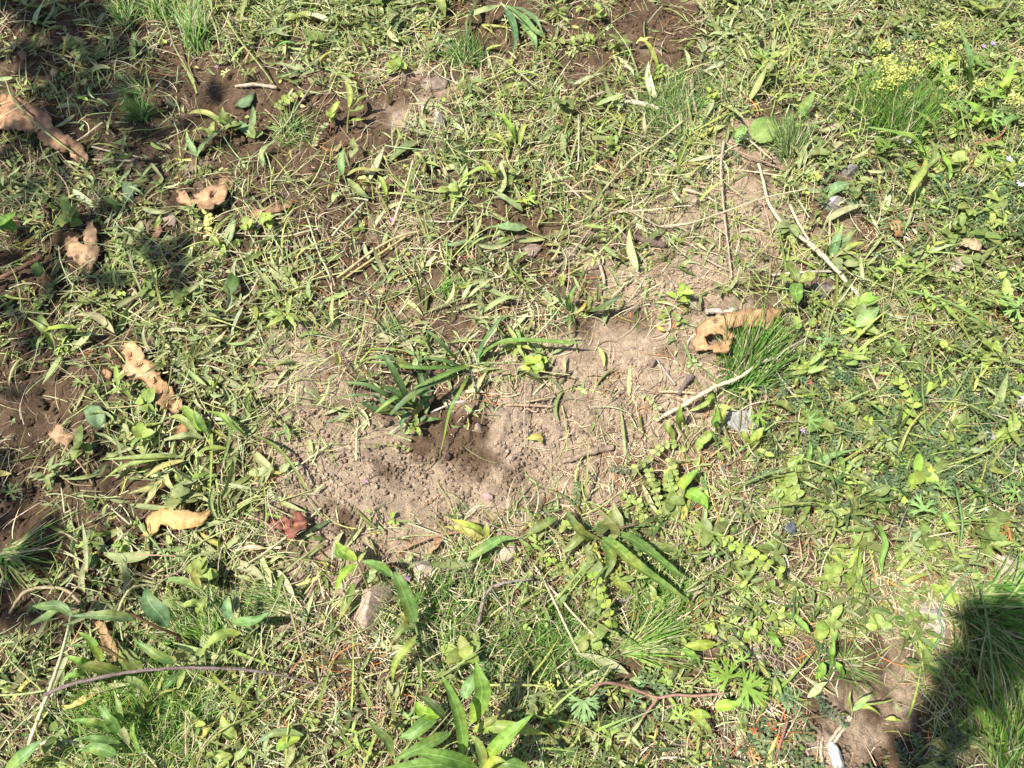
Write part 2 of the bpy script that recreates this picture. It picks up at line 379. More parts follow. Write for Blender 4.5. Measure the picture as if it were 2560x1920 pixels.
def stick(name, fr, pts, wpx, col, hs, label, cat, group=None, taper=1.0, n=30, mat=None, c2=None, rough=.1, bend=.0):
    Pt = path3(fr, pts, hs, n); f = fx(fr, pts); m = MPP(*f[len(f) // 2]) * FR[fr][2]
    rg = np.random.default_rng(abs(int(f[0][0] + f[0][1]))); q = crom(f, 40); keep(q[:, 0], q[:, 1], 5, .75); Pt[1:-1] += rg.normal(0, wpx * m * .05, (n - 2, 3))
    r = wpx * m / 2 * np.linspace(1, taper, n)
    V, F, C = tube(Pt, r, col, 7, rough, int(f[0][0]), c2)
    return solo(name, V, F, C, mat or M_STRAW, label, cat, group)
def plant(name, label, cat, base, leaves, stems=(), group=None):
    fr, bx, by = base; b = PX(*fx(fr, [(bx, by)])[0], 0)
    r = thing(name, b, label, cat, group)
    for s in stems:
        fr_, pts, wpx, col, hs = s[:5]; Pt = path3(fr_, pts, hs, 18); f = fx(fr_, pts); m = MPP(*f[0]) * FR[fr_][2]
        V, F, C = tube(Pt, wpx * m / 2 * np.linspace(1, .7, 18), col, 6, .06, int(f[0][0]))
        part('stem', V, F, C, M_LEAF, r)
    for l in leaves:
        kw = l[4] if len(l) > 4 else {}
        V, F, C = leafmesh(*l[:4], **kw); part('leaf', V, F, C, M_LEAF, r)
    return r

def inside(px, py, poly):
    c = np.zeros(len(px), bool); n = len(poly); j = n - 1
    for i in range(n):
        xi, yi = poly[i]; xj, yj = poly[j]
        k = ((yi > py) != (yj > py)) & (px < (xj - xi) * (py - yi) / (yj - yi + 1e-12) + xi); c ^= k; j = i
    return c
def dense(poly, step, jag, rg):
    out = []
    for i in range(len(poly)):
        a, b = poly[i], poly[(i + 1) % len(poly)]; L = np.linalg.norm(b - a); k = max(1, int(L / step))
        for q in range(k):
            p = a + (b - a) * q / k
            out.append(p + (rg.normal(0, jag, 2) if q else 0))
    return np.array(out)
def dry_leaf(name, fr, outline, mid, label, col='dry', holes=(), h0=6, arch=10, curl=8, crumple=4, cat='leaf', seed=1, veins=8, jag=2.4, mat=None, step=6.0, group=None):
    rg = np.random.default_rng(seed)
    curl *= .6; crumple *= .8
    out = dense(fx(fr, outline), 6, jag, rg); hl = [dense(fx(fr, h), 5, jag * .8, rg) for h in holes]
    x0, y0 = out.min(0); x1, y1 = out.max(0)
    gx, gy = np.meshgrid(np.arange(x0, x1, step), np.arange(y0, y1, step)); g = np.stack([gx.ravel(), gy.ravel()], 1) + rg.uniform(-1, 1, (gx.size, 2))
    k = inside(g[:, 0], g[:, 1], out)
    for h in hl: k &= ~inside(g[:, 0], g[:, 1], h)
    g = g[k]
    edge = np.vstack([out] + hl)
    dd = np.sqrt(((g[:, None] - edge[None]) ** 2).sum(-1)).min(1); g = g[dd > step * .6]
    vs = np.vstack([out] + hl + [g]); es = []; o = 0
    for ring in [out] + hl:
        es += [(o + i, o + (i + 1) % len(ring)) for i in range(len(ring))]; o += len(ring)
    r = delaunay_2d_cdt([Vector((float(a), float(b))) for a, b in vs], es, [], 0, 1e-4)
    vv = np.array([(v.x, v.y) for v in r[0]]); F = []
    cen = np.array([vv[list(f)].mean(0) for f in r[2]]); kk = inside(cen[:, 0], cen[:, 1], out)
    for h in hl: kk &= ~inside(cen[:, 0], cen[:, 1], h)
    F = [tuple(f) for f, q in zip(r[2], kk) if q]
    keep(vv[:, 0], vv[:, 1], 7, .97)
    # heights
    d = np.sqrt(((vv[:, None] - edge[None]) ** 2).sum(-1)).min(1)
    mp = crom(fx(fr, mid), 40); dm = np.sqrt(((vv[:, None] - mp[None]) ** 2).sum(-1)); tm = dm.argmin(1) / 39; dm = dm.min(1)
    wmax = max(dm.max(), 1)
    z = h0 + arch * np.sin(np.pi * tm) + curl * (dm / wmax) ** 2 * (1 + .6 * vn(vv[:, 0], vv[:, 1], .012, seed))
    z += crumple * (vn(vv[:, 0], vv[:, 1], .02, seed + 1) + .9 * (1 - 2.2 * np.abs(vn(vv[:, 0], vv[:, 1], .045, seed + 2))) + .35 * (1 - 2 * np.abs(vn(vv[:, 0], vv[:, 1], .11, seed + 7)))) + 2.5 * np.exp(-d / 5) * vn(vv[:, 0], vv[:, 1], .05, seed + 3)
    # lateral veins: ridges slanting off the midrib
    along = tm * veins * 2 - dm / wmax * 1.3; vein = np.clip(1 - np.abs((along % 1) - .5) * 2 / .25, 0, 1) * (dm > 2); ridge = np.exp(-dm / 2.2)
    z += .35 * vein - 1.0 * ridge
    P = PX(vv[:, 0], vv[:, 1], np.maximum(z, 1.5) / 1000)
    c = np.array(K[col] if isinstance(col, str) else col, float)
    if c[1] > c[0]: c[0] = max(c[0], .6 * c[1]); c[2] = min(c[2], .45 * c[1])
    if c[0] > c[1] * 1.3: c = c * 1.02 + np.array([.05, .03, .008])
    C = c * (1 + .22 * vn(vv[:, 0], vv[:, 1], .025, seed + 4) + .12 * vn(vv[:, 0], vv[:, 1], .1, seed + 5))[:, None]
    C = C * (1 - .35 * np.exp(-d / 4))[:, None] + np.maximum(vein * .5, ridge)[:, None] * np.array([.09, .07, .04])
    b = P.mean(0); b[2] = P[:, 2].min()
    root = thing(name, b, label, cat, group)
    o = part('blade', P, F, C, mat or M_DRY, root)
    s = o.modifiers.new('thick', 'SOLIDIFY'); s.thickness = .0003; s.offset = -1
    zz = np.interp(np.arange(40), np.arange(40), 0 * np.arange(40.)) + h0 + arch * np.sin(np.pi * np.linspace(0, 1, 40)) + crumple * (vn(mp[:, 0], mp[:, 1], .02, seed + 1) + .9 * (1 - 2.2 * np.abs(vn(mp[:, 0], mp[:, 1], .045, seed + 2))) + .35 * (1 - 2 * np.abs(vn(mp[:, 0], mp[:, 1], .11, seed + 7)))) - .8
    Pm = PX(mp[:, 0], mp[:, 1], np.maximum(zz, 1.5) / 1000)
    ok = inside(mp[:, 0], mp[:, 1], out)
    for h in hl: ok &= ~inside(mp[:, 0], mp[:, 1], h)
    if ok.sum() > 5:
        ii = np.where(ok)[0]; brk = np.where(np.diff(ii) > 1)[0]
        if len(brk): ii = max(np.split(ii, brk + 1), key=len)
        if len(ii) > 4:
            V, F2, C2 = tube(Pm[ii], np.linspace(.0008, .0003, len(ii)), c * 1.15 + .02, 6, .05, seed); part('midrib', V, F2, C2, M_STRAW, root)
    return root

U = lambda rg, a, b, n: rg.uniform(a, b, n)
# ------------------------------------------------------------------ the ground
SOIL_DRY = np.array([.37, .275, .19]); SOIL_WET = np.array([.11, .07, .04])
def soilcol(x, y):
    cov = np.clip(smp(GRN, x, y) * .6 + smp(THA, x, y) * .5 - .25, 0, .5)  # damp under the mat, darkened further to deepen the shaded gaps
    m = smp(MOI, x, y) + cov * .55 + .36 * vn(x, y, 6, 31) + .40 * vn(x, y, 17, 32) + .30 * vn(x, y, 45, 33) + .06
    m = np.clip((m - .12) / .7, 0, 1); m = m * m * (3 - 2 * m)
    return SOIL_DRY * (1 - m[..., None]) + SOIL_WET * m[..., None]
def axis(a, b, st, far):
    c = list(np.arange(a, b, st)); s = st; p = c[-1]
    while p < far: s *= 1.25; p += s; c.append(p)
    s = st; p = c[0]
    while p > -far: s *= 1.25; p -= s; c.insert(0, p)
    return np.array(c)
def build_ground():
    X = axis(-1.12, 1.12, .0028, 80); Y = axis(-.12, 1.5, .0028, 80); gx, gy = np.meshgrid(X, Y)
    near = np.exp(-np.clip(np.hypot(gx, gy - .6) - 2.0, 0, None))
    cr = np.clip(vn(gx, gy, 4, 21) * .8 + smp(MOI, gx, gy) + .25, .35, 1.3)
    z = Hs(gx, gy)
    ck = 1 - np.abs(vn(gx, gy, 60, 11))
    z = z + near * cr * (.0030 * vn(gx, gy, 50, 5) + .0034 * (ck ** 3 - .4) + .0024 * vn(gx, gy, 110, 6)) + near * .0013 * vn(gx, gy, 220, 7)
    z = z + near * cr * .0022 * np.abs(vn(gx + .01 * vn(gx, gy, 30, 14), gy, 85, 13))
    nx, ny = len(X), len(Y); i = np.arange(nx * ny).reshape(ny, nx)
    F = np.stack([i[:-1, :-1], i[:-1, 1:], i[1:, 1:], i[1:, :-1]], -1).reshape(-1, 4)
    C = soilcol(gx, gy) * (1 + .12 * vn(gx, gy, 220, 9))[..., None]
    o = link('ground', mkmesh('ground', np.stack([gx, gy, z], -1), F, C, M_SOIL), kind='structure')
build_ground()

def ico(sub):
    import bmesh
    bm = bmesh.new(); bmesh.ops.create_icosphere(bm, subdivisions=sub, radius=1)
    v = np.array([q.co[:] for q in bm.verts]); f = np.array([[q.index for q in p.verts] for p in bm.faces]); bm.free(); return v, f
def crumbs(n, seed, g, rmin, rmax, sub, pw=1.5, pal=1.0, flat=.75):
    v0, f0 = ico(sub); x, y = scatter(n, g, seed, .8, 14, pw, (-1.1, 1.1), (-.1, 1.5), False); rg = np.random.default_rng(seed)
    r = rmin + (rmax - rmin) * rg.random(n) ** 2.2
    V = v0[None] * (1 + .22 * rg.normal(0, 1, (n, len(v0), 1))).clip(.55, 1.5)
    a = rg.uniform(0, 6.28, n); ca, sa = np.cos(a)[:, None], np.sin(a)[:, None]
    V = V * rg.uniform(.7, 1.25, (n, 1, 3)); V = np.stack([V[..., 0] * ca - V[..., 1] * sa, V[..., 0] * sa + V[..., 1] * ca, V[..., 2] * flat], -1) * r[:, None, None]
    V[..., 0] += x[:, None]; V[..., 1] += y[:, None]; V[..., 2] += (Hs(x, y) + r * .25 + .0008)[:, None]
    F = f0[None] + (np.arange(n) * len(v0))[:, None, None]
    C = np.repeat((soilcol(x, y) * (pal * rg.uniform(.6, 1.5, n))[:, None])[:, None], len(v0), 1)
    return V, F.reshape(-1, 3), C
BARE = np.clip(1.05 - (GRN * .6 + THA * .5), .08, 1)
V1 = crumbs(40000, 3, BARE, .0008, .0036, 1, 1.2); V2 = crumbs(2200, 4, np.clip(MOI * 1.1 * BARE + .25 * BARE, 0, 1), .0025, .0065, 2, 1.6)
o = stuff('soil_crumbs', [V1, V2], M_SOIL, 'loose brown crumbs and clods scattered over the bare soil', 'soil crumbs')

# ------------------------------------------------------------------ things to name places by
LM = [(100, 320, 'the big tan oak leaf'), (515, 490, 'the crumpled tan leaf with a torn top'), (205, 610, 'the upright curled brown leaf'), (690, 525, 'the rolled brown leaf'),
      (380, 930, 'the long ragged tan leaf'), (160, 1085, 'the torn buff leaf on dark soil'), (450, 1300, 'the smooth ochre leaf'), (725, 1310, 'the maroon crumpled leaf'),
      (270, 1610, 'the narrow brown leaf by the grey twig'), (1800, 820, 'the large brown leaf with holes'), (1020, 1010, 'the dark blue green leek clump'),
      (1420, 790, 'the small leek seedling'), (1100, 310, 'the whitish stone'), (1840, 1060, 'the grey shaded stone'), (980, 1500, 'the pale sandy rocks'),
      (2210, 320, 'the dense bright grass tuft'), (2150, 130, 'the yellow flower heads'), (1620, 1450, 'the two long toothed leaves'), (1200, 1800, 'the large lance leaved plant'),
      (500, 90, 'the upright pale grass tuft'), (1680, 500, 'the upright straw stalk'), (2010, 620, 'the forked dry stalk'), (1250, 200, 'the arching pale stalk'), (1250, 60, 'the drooping strap leaves'),
      (2080, 1650, 'the brown bare patch'), (1550, 950, 'the pale bare soil'), (950, 1150, 'the sandy bare hollow'), (900, 300, 'the dark crumbly bank'), (2400, 1700, 'the shaded coarse grass'),
      (1900, 300, 'the wiry grey green tuft'), (1500, 1690, 'the drooping hairy leaf'), (2250, 1150, 'the vetch mat'), (1760, 1330, 'the pale round leaved trailer'), (600, 200, 'the short buff twig')]
def near(px, py):
    d = [((a - px) ** 2 + (b - py) ** 2) ** .5 for a, b, _ in LM]; i = int(np.argmin(d)); a, b, s = LM[i]
    if d[i] < 90: return 'close beside ' + s
    dx, dy = px - a, py - b
    return ('right of ' if dx > 0 else 'left of ') + s if abs(dx) > abs(dy) else ('below ' if dy > 0 else 'above ') + s
def singles(n, seed, g, name, cat, groupf, adjf, mat, gen, pw=1.5):
    rg = np.random.default_rng(seed); x, y = scatter(n * 3, g, seed, .4, 7, pw, (-1.2, 1.2), (0, 1.45)); px, py = TOPX(x, y)
    k = (px > 10) & (px < 2550) & (py > 5) & (py < 1915); x, y, px, py = [a[k][:n] for a in (x, y, px, py)]; n = len(x)
    (V, F, C), tags = gen(rg, x, y, n); vk = V.shape[1] * V.shape[2]; V = V.reshape(n, vk, 3); C = C.reshape(n, vk, 3); F = F[:len(F) // n]
    for i in range(n):
        lab = f"{tags[i]} {near(px[i], py[i])}"
        solo(name, V[i], F, C[i], mat, lab, cat, f"{tags[i].split(' lying')[0]} pieces {near(px[i], py[i])}")
def gcut(rg, x, y, n):
    names = ['pale green cut leaf', 'grass green cut leaf', 'whitish underside cut leaf', 'yellowing cut leaf']; ks = ['cut', 'cutg', 'pale', 'yel']
    ci = rg.choice(4, n, p=[.46, .40, .09, .05]); c = jit(np.array([K[q] for q in ks])[ci], n, rg, .15, .05); L = U(rg, .042, .080, n)
    big = L > .060; t = [('long ' if b else 'short ') + names[i] + ' lying' for i, b in zip(ci, big)]
    return ribs(x, y, U(rg, .007, .017, n), U(rg, 0, 6.28, n), rg.normal(.05, .18, n), L, L * U(rg, .10, .19, n), rg.normal(-.3, .6, n), rg.normal(0, .7, n), rg.normal(.6, .35, n), rg.normal(0, .45, n), c, None, 12, 'lance'), t
def gstem(rg, x, y, n):
    names = ['pale green cut stalk', 'straw coloured stalk']; ci = rg.choice(2, n, p=[.6, .4]); c = jit(np.array([K['stem'], K['straw']])[ci], n, rg, .12, .04); L = U(rg, .05, .14, n)
    t = [('long ' if b > .095 else 'short ') + names[i] + ' lying' for i, b in zip(ci, L)]
    return ribs(x, y, U(rg, .005, .016, n), U(rg, -.4, 1.6, n) + rg.choice([0, 3.14], n), rg.normal(.03, .06, n), L, U(rg, .0016, .0034, n), rg.normal(-.05, .12, n), rg.normal(0, .4, n), -.7, 0, c, None, 14, 'stem'), t

def tuft(name_label, fr, bx, by, n, L, W, az, spread, cols, seed, el=(.9, .3), cv=-.9, rad=8, cat='grass tuft'):
    """one grass plant: every blade springs from the same crown"""
    f = fx(fr, [(bx, by)])[0]; b = PX(f[0], f[1], 0); rg = np.random.default_rng(seed); m = MPP(*f)
    x = b[0] + rg.normal(0, rad * m, n); y = b[1] + rg.normal(0, rad * m, n)
    c = jit(np.array([K[q] for q in cols])[rg.choice(len(cols), n)], n, rg, .18, .07)
    n = int(n * 1.7); x = b[0] + rg.normal(0, rad * m, n); y = b[1] + rg.normal(0, rad * m, n); cm = {'green': 'tg', 'bright': 'tb'}; c = jit(np.array([K[cm.get(q, q)] for q in cols])[rg.choice(len(cols), n)], n, rg, .22, .08)
    for d_ in (.2, .5): keep(f[0] + L * d_ * math.cos(R(az)), f[1] - L * d_ * math.sin(R(az)), L * .3 + rad * .5, .7)
    dead = rg.random(n) < .08; c[dead] = np.array(K['straw']) * .85; W = W * rg.choice([.9, 1.2, 1.6], n)
    V, F, C = ribs(x, y, 0, R(az) + rg.normal(0, R(spread), n), rg.normal(*el, n).clip(.05, 1.5), L * U(rg, .55, 1.1, n) * m, W * U(rg, .7, 1.2, n) * m, rg.normal(cv, .35, n), rg.normal(0, .35, n), .3,
                   rg.normal(0, .4, n), c * .9, c + np.array([.02, .03, .0]), 9, 'blade')
    solo('grass_tuft', V, F, C, M_LEAF, name_label, cat)

def palm(fr, cx, cy, r_px, ang, col, h, seed, lobes=5, parent=None, label=None, cat='geranium leaf'):
    """one deeply cut palmate leaf: blade and leafstalk"""
    rg = np.random.default_rng(seed); f = fx(fr, [(cx, cy)])[0]; m = MPP(*f); r = r_px * FR[fr][2] * m; p = PX(f[0], f[1], h / 1000)
    A = []; base = KC(col) * rg.uniform(.85, 1.15); base[0] = max(base[0], .62 * base[1]); base[2] = min(base[2], .4 * base[1])
    az = []; le = []; ox = []; wd = []
    for i in range(lobes):
        a = R(ang) + (i - (lobes - 1) / 2) * R(250 / lobes) + rg.normal(0, .08); l = r * (1 - .25 * abs(i - (lobes - 1) / 2) / lobes * 2)
        az.append(a); le.append(l); ox.append(0); wd.append(.17 * l)
        for s in (-1, 1): az.append(a + s * R(24)); le.append(l * .5); ox.append((a, l * .42)); wd.append(.10 * l)
    n = len(az); x = np.full(n, p[0]); y = np.full(n, p[1]); 
    for i, o_ in enumerate(ox):
        if o_: x[i] += math.cos(o_[0]) * o_[1]; y[i] += math.sin(o_[0]) * o_[1]
    zz = p[2] - Hs(x, y)
    V, F, C = ribs(x, y, zz, az, .12, le, wd, -.35, 0, .12, 0, base, base * 1.1, 7, 'strap')
    V[..., 2] += .0004 * rg.normal(0, 1, n)[:, None, None]
    g = PX(f[0] + rg.normal(0, 12), f[1] + 22 + rg.normal(0, 8), 0)
    root = thing('geranium_leaf', g, label, cat)
    part('blade', V, F, C, M_LEAF, root)
    Pt = crom([g, (g + p) / 2 + [0, 0, .006], p], 8); V, F, C = tube(Pt, .0009, 'stem', 5); part('leafstalk', V, F, C, M_LEAF, root)

def trailer(fr, pts, hs, wstem, lsz, npair, col, label, cat, seed, ls='ovate', scol='stem', group=None, asp=.85):
    """a trailing shoot with pairs of small leaves along it"""
    rg = np.random.default_rng(seed); n = 30; Pt = path3(fr, pts, hs, n); f = fx(fr, pts); m = MPP(*f[0]) * FR[fr][2]
    lsz *= .74; wstem *= .8
    root = thing('trailing_weed', (Pt[0][0], Pt[0][1], float(Hs(Pt[0][0], Pt[0][1]))), label, cat, group)
    V, F, C = tube(Pt, wstem * m / 2, scol, 6, .05, seed); part('stem', V, F, C, M_LEAF, root)
    k = np.linspace(1, n - 1, npair).astype(int); T = np.gradient(Pt, axis=0); a = np.arctan2(T[:, 1], T[:, 0])
    for s in (-1, 1):
        L = lsz * m * rg.uniform(.75, 1.15, npair); c = jit(KC(col), npair, rg, .12, .05)
        V, F, C = ribs(Pt[k, 0], Pt[k, 1], Pt[k, 2] - Hs(Pt[k, 0], Pt[k, 1]), a[k] + s * rg.uniform(.8, 1.4, npair), rg.normal(.2, .2, npair), L, L * asp, -.5, 0, .25, rg.normal(0, .3, npair), c, None, 7, ls)
        V = V.reshape(npair, -1, 3); C = C.reshape(npair, -1, 3); Fk = F[:len(F) // npair]
        for i in range(npair): part('leaf', V[i], Fk, C[i], M_LEAF, root)

def rock(fr, cx, cy, wpx, hpx, zmm, col, rot, label, seed, sink=.35, name='stone', cat='stone'):
    v, F = ico(5); f = fx(fr, [(cx, cy)])[0]; m = MPP(*f) * FR[fr][2]; rg = np.random.default_rng(seed)
    n = .16 * vn(v[:, 0] + v[:, 2], v[:, 1], 1.3, seed) + .10 * vn(v[:, 0], v[:, 1] + v[:, 2], 2.7, seed + 1) + .03 * vn(v[:, 0] - v[:, 2], v[:, 1], 8, seed + 2)
    V = v * (1 + n)[:, None]
    for _ in range(11):
        d = rg.normal(0, 1, 3); d /= np.linalg.norm(d); q = V @ d; lim = rg.uniform(.55, .85); V = V - np.clip(q - lim, 0, None)[:, None] * d * .9
    keep(f[0], f[1], (wpx + hpx) * FR[fr][2] * .22, .6)
    if name == 'stone' and zmm > 20 and wpx > 90: zmm *= .62; sink = .55
    V = V * np.array([wpx * m / 2, hpx * m / 2 * 1.08, zmm / 1000]) * 1.08; a = R(rot); V = np.stack([V[:, 0] * math.cos(a) - V[:, 1] * math.sin(a), V[:, 0] * math.sin(a) + V[:, 1] * math.cos(a), V[:, 2]], 1)
    p = PX(f[0], f[1], 0); V += p; V[:, 2] += zmm / 1000 * (.5 - sink) 
    c = np.array(K[col] if isinstance(col, str) else col); C = c * (1 + .25 * vn(V[:, 0], V[:, 1], 60, seed) + .15 * vn(V[:, 0] + V[:, 2], V[:, 1], 200, seed))[:, None]
    solo(name, V, F, C, M_ROCK, label, cat)

def flower(fr, cx, cy, r_px, col, h, label, seed, petals=5, name='flower', cat='flower'):
    rg = np.random.default_rng(seed); f = fx(fr, [(cx, cy)])[0]; m = MPP(*f) * FR[fr][2]; p = PX(f[0], f[1], h / 1000); q = petals; r = r_px * m * .62
    g = np.array([p[0], p[1] - h / 3000, 0]); g[2] = Hs(g[0], g[1]); root = thing(name, g, label, cat)
    V, F, C = ribs(np.full(q, p[0]), np.full(q, p[1]), p[2] - Hs(p[0], p[1]), np.arange(q) * 6.283 / q + rg.uniform(0, 6), .35, r * rg.uniform(.8, 1.2, q), r * .5, -.3, 0, .15, 0, jit(K[col] if isinstance(col, str) else col, q, rg, .1, .05), None, 6, 'ovate')
    V = V.reshape(q, -1, 3); C = C.reshape(q, -1, 3); Fk = F[:len(F) // q]
    for i in range(q): part('petal', V[i], Fk, C[i], M_PETAL, root)
    V, F, C = tube(crom([g, (g + p) / 2, p], 6), .0006, 'stem', 5); part('stalk', V, F, C, M_LEAF, root)
def puff(fr, cx, cy, r_px, h, label, seed, n=70):
    rg = np.random.default_rng(seed); f = fx(fr, [(cx, cy)])[0]; m = MPP(*f) * FR[fr][2]; p = PX(f[0], f[1], h / 1000); r = r_px * m
    g = np.array([p[0], p[1] - h / 3000, 0]); g[2] = Hs(g[0], g[1]); root = thing('yellow_flower', g, label, 'flower head', 'yellow flower heads in the weeds')
    q = n; x = p[0] + rg.normal(0, r * .6, q); y = p[1] + rg.normal(0, r * .4, q); L = rg.uniform(.0025, .0055, q)
    V, F, C = ribs(x, y, p[2] - Hs(x, y) + rg.normal(0, r * .25, q), U(rg, 0, 6.28, q), rg.normal(.4, .5, q), L, L * .6, -.3, 0, .2, rg.normal(0, .5, q), jit((.55, .56, .17), q, rg, .15, .06), None, 4, 'ovate', True)
    part('blossom', V, F, C, M_PETAL, root)
    for k in range(3):
        e = p + rg.normal(0, r * .35, 3); V, F, C = tube(crom([g, (g + e) / 2 + [0, .004, 0], e], 7), .0006, 'stem', 5); part('stalk', V, F, C, M_LEAF, root)
# ------------------------------------------------------------------ fallen dry leaves
dry_leaf('dry_leaf', 'A', [(-60, 560), (60, 560), (130, 590), (200, 625), (265, 655), (300, 690), (305, 730), (340, 760), (385, 800), (430, 810), (480, 850), (500, 870), (500, 895), (525, 930), (515, 965), (470, 960), (440, 940), (400, 900), (330, 890), (270, 865), (235, 830), (215, 790), (120, 775), (60, 765), (-60, 770)],
         [(-60, 640), (120, 680), (300, 800), (440, 880), (520, 960)], 'big tan oak leaf running in from the edge of the plot', seed=11, arch=14, curl=12, crumple=5, col=(.36, .20, .115))
dry_leaf('dry_leaf', 'A', [(1045, 1120), (1100, 1135), (1130, 1175), (1170, 1180), (1150, 1150), (1190, 1130), (1240, 1100), (1290, 1095), (1300, 1035), (1345, 1045), (1380, 1060), (1375, 1110), (1345, 1150), (1330, 1195), (1270, 1210), (1250, 1240), (1180, 1245), (1170, 1200), (1130, 1235), (1080, 1210), (1045, 1190), (1035, 1150)],
         [(1050, 1160), (1160, 1200), (1260, 1160), (1350, 1060)], 'crumpled tan leaf with a torn top standing clear of the weeds', seed=12, arch=14, curl=8, crumple=8, col=(.44, .26, .15))
dry_leaf('dry_leaf', 'A', [(385, 1415), (440, 1400), (480, 1440), (500, 1450), (490, 1390), (510, 1310), (550, 1310), (575, 1360), (580, 1440), (595, 1480), (575, 1540), (545, 1595), (500, 1590), (450, 1550), (400, 1520), (385, 1460)],
         [(400, 1430), (480, 1500), (530, 1580)], 'upright curled brown leaf with a pale torn flap', seed=13, arch=5, curl=26, crumple=6, col=(.38, .24, .14))
dry_leaf('dry_leaf', 'A', [(1480, 1250), (1530, 1240), (1580, 1225), (1640, 1195), (1700, 1185), (1735, 1190), (1725, 1225), (1680, 1250), (1600, 1265), (1545, 1300), (1500, 1295)], [(1490, 1275), (1600, 1235), (1730, 1200)], 'rolled narrow brown leaf half under the clippings', seed=14, arch=10, curl=10, crumple=6, col=(.30, .17, .095))
dry_leaf('dry_leaf', 'A', [(960, 1290), (990, 1262), (1030, 1265), (1052, 1300), (1045, 1335), (1000, 1338), (975, 1315)], [(960, 1290), (1048, 1320)], 'small greyish pink leaf lying on dark soil', seed=15, arch=3, curl=4, crumple=2, col=(.27, .20, .165))
dry_leaf('dry_leaf', 'A', [(915, 1325), (945, 1320), (958, 1350), (945, 1400), (925, 1420), (908, 1380)], [(930, 1322), (925, 1415)], 'reddish brown sliver of leaf beside the small greyish pink leaf', seed=16, arch=3, curl=5, crumple=2, col=(.25, .12, .075))
dry_leaf('dry_leaf', 'A', [(365, 215), (415, 205), (440, 215), (460, 210), (500, 235), (525, 255), (500, 272), (455, 262), (430, 240), (395, 255), (372, 240)], [(368, 225), (440, 230), (520, 262)], 'crumpled creamy yellow leaf in the shade', seed=17, arch=5, curl=5, crumple=4, col=(.50, .42, .17))
dry_leaf('dry_leaf', 'A', [(295, 425), (325, 400), (345, 415), (340, 445), (305, 455)], [(296, 428), (340, 430)], 'small creamy scrap of leaf in the shade below the yellow leaf', seed=18, arch=3, curl=4, crumple=2, col=(.50, .40, .17))
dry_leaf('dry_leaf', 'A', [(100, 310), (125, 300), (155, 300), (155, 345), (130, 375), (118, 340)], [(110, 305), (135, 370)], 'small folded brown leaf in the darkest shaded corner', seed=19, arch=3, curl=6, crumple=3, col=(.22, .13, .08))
dry_leaf('dry_leaf', 'D', [(735, 555), (780, 545), (835, 585), (845, 615), (862, 640), (850, 660), (885, 665), (925, 690), (918, 710), (950, 760), (972, 790), (1010, 820), (1040, 870), (1070, 880), (1085, 940), (1060, 975), (1010, 965), (955, 950), (920, 905), (905, 860), (885, 830), (850, 790), (820, 775), (790, 785), (755, 765), (740, 735), (725, 710), (745, 660), (718, 620)],
         [(750, 560), (800, 680), (900, 780), (1050, 960)], 'long ragged tan leaf with scalloped edges', seed=20, arch=9, curl=5, crumple=5, jag=2.6, col=(.50, .29, .15))
dry_leaf('dry_leaf', 'D', [(840, 580), (880, 555), (925, 562), (925, 595), (880, 610), (850, 605)], [(845, 595), (922, 575)], 'pale buff leaf scrap at the tip of the long ragged leaf', seed=21, arch=4, curl=4, crumple=3, col=(.46, .31, .19))
dry_leaf('dry_leaf', 'D', [(605, 725), (635, 720), (660, 735), (655, 775), (640, 795), (610, 760)], [(606, 728), (650, 780)], 'orange brown scrap just left of the long ragged leaf', seed=22, arch=3, curl=3, crumple=2, col=(.42, .23, .12))
dry_leaf('dry_leaf', 'D', [(282, 1075), (310, 1090), (340, 1045), (365, 1045), (375, 1080), (420, 1065), (460, 1060), (480, 1090), (475, 1130), (430, 1145), (400, 1170), (350, 1160), (310, 1130), (290, 1110)], [(285, 1085), (380, 1115), (478, 1100)], 'torn buff leaf lying on the dark soil near the shaded edge', seed=23, arch=8, curl=8, crumple=7, col=(.40, .25, .15))
dry_leaf('dry_leaf', 'D', [(1045, 1055), (1075, 1040), (1120, 1030), (1132, 1070), (1110, 1105), (1060, 1108), (1040, 1090)], [(1045, 1075), (1128, 1060)], 'plain brown leaf half hidden beneath broad grass blades', seed=24, arch=4, curl=3, crumple=2, col=(.36, .19, .10))
dry_leaf('dry_leaf', 'G', [(860, 190), (900, 145), (960, 118), (1020, 120), (1100, 130), (1180, 145), (1240, 130), (1255, 100), (1275, 80), (1265, 140), (1230, 170), (1200, 220), (1130, 240), (1060, 250), (1000, 225), (950, 215), (940, 250), (890, 290), (840, 280), (870, 250), (872, 220)],
         [(870, 200), (980, 175), (1120, 190), (1240, 145), (1270, 90)], 'smooth ochre leaf with wavy edge and a folded corner', seed=25, arch=17, curl=9, crumple=3, jag=1.0, col=(.52, .33, .13))
dry_leaf('dry_leaf', 'G', [(1600, 200), (1650, 185), (1690, 165), (1710, 190), (1750, 140), (1790, 150), (1830, 180), (1840, 235), (1780, 250), (1740, 295), (1700, 300), (1660, 250), (1620, 240)], [(1610, 210), (1720, 225), (1830, 200)], 'maroon crumpled leaf near the sandy hollow', seed=26, arch=8, curl=7, crumple=9, col=(.25, .085, .07))
dry_leaf('dry_leaf', 'G', [(535, 785), (600, 790), (625, 800), (640, 850), (680, 910), (700, 970), (715, 1050), (722, 1085), (690, 1085), (650, 1020), (610, 950), (592, 880), (585, 830)], [(560, 790), (620, 880), (665, 980), (708, 1080)], 'narrow brown leaf running under the grey twig', seed=27, arch=12, curl=10, crumple=2, jag=.9, col=(.44, .27, .14))
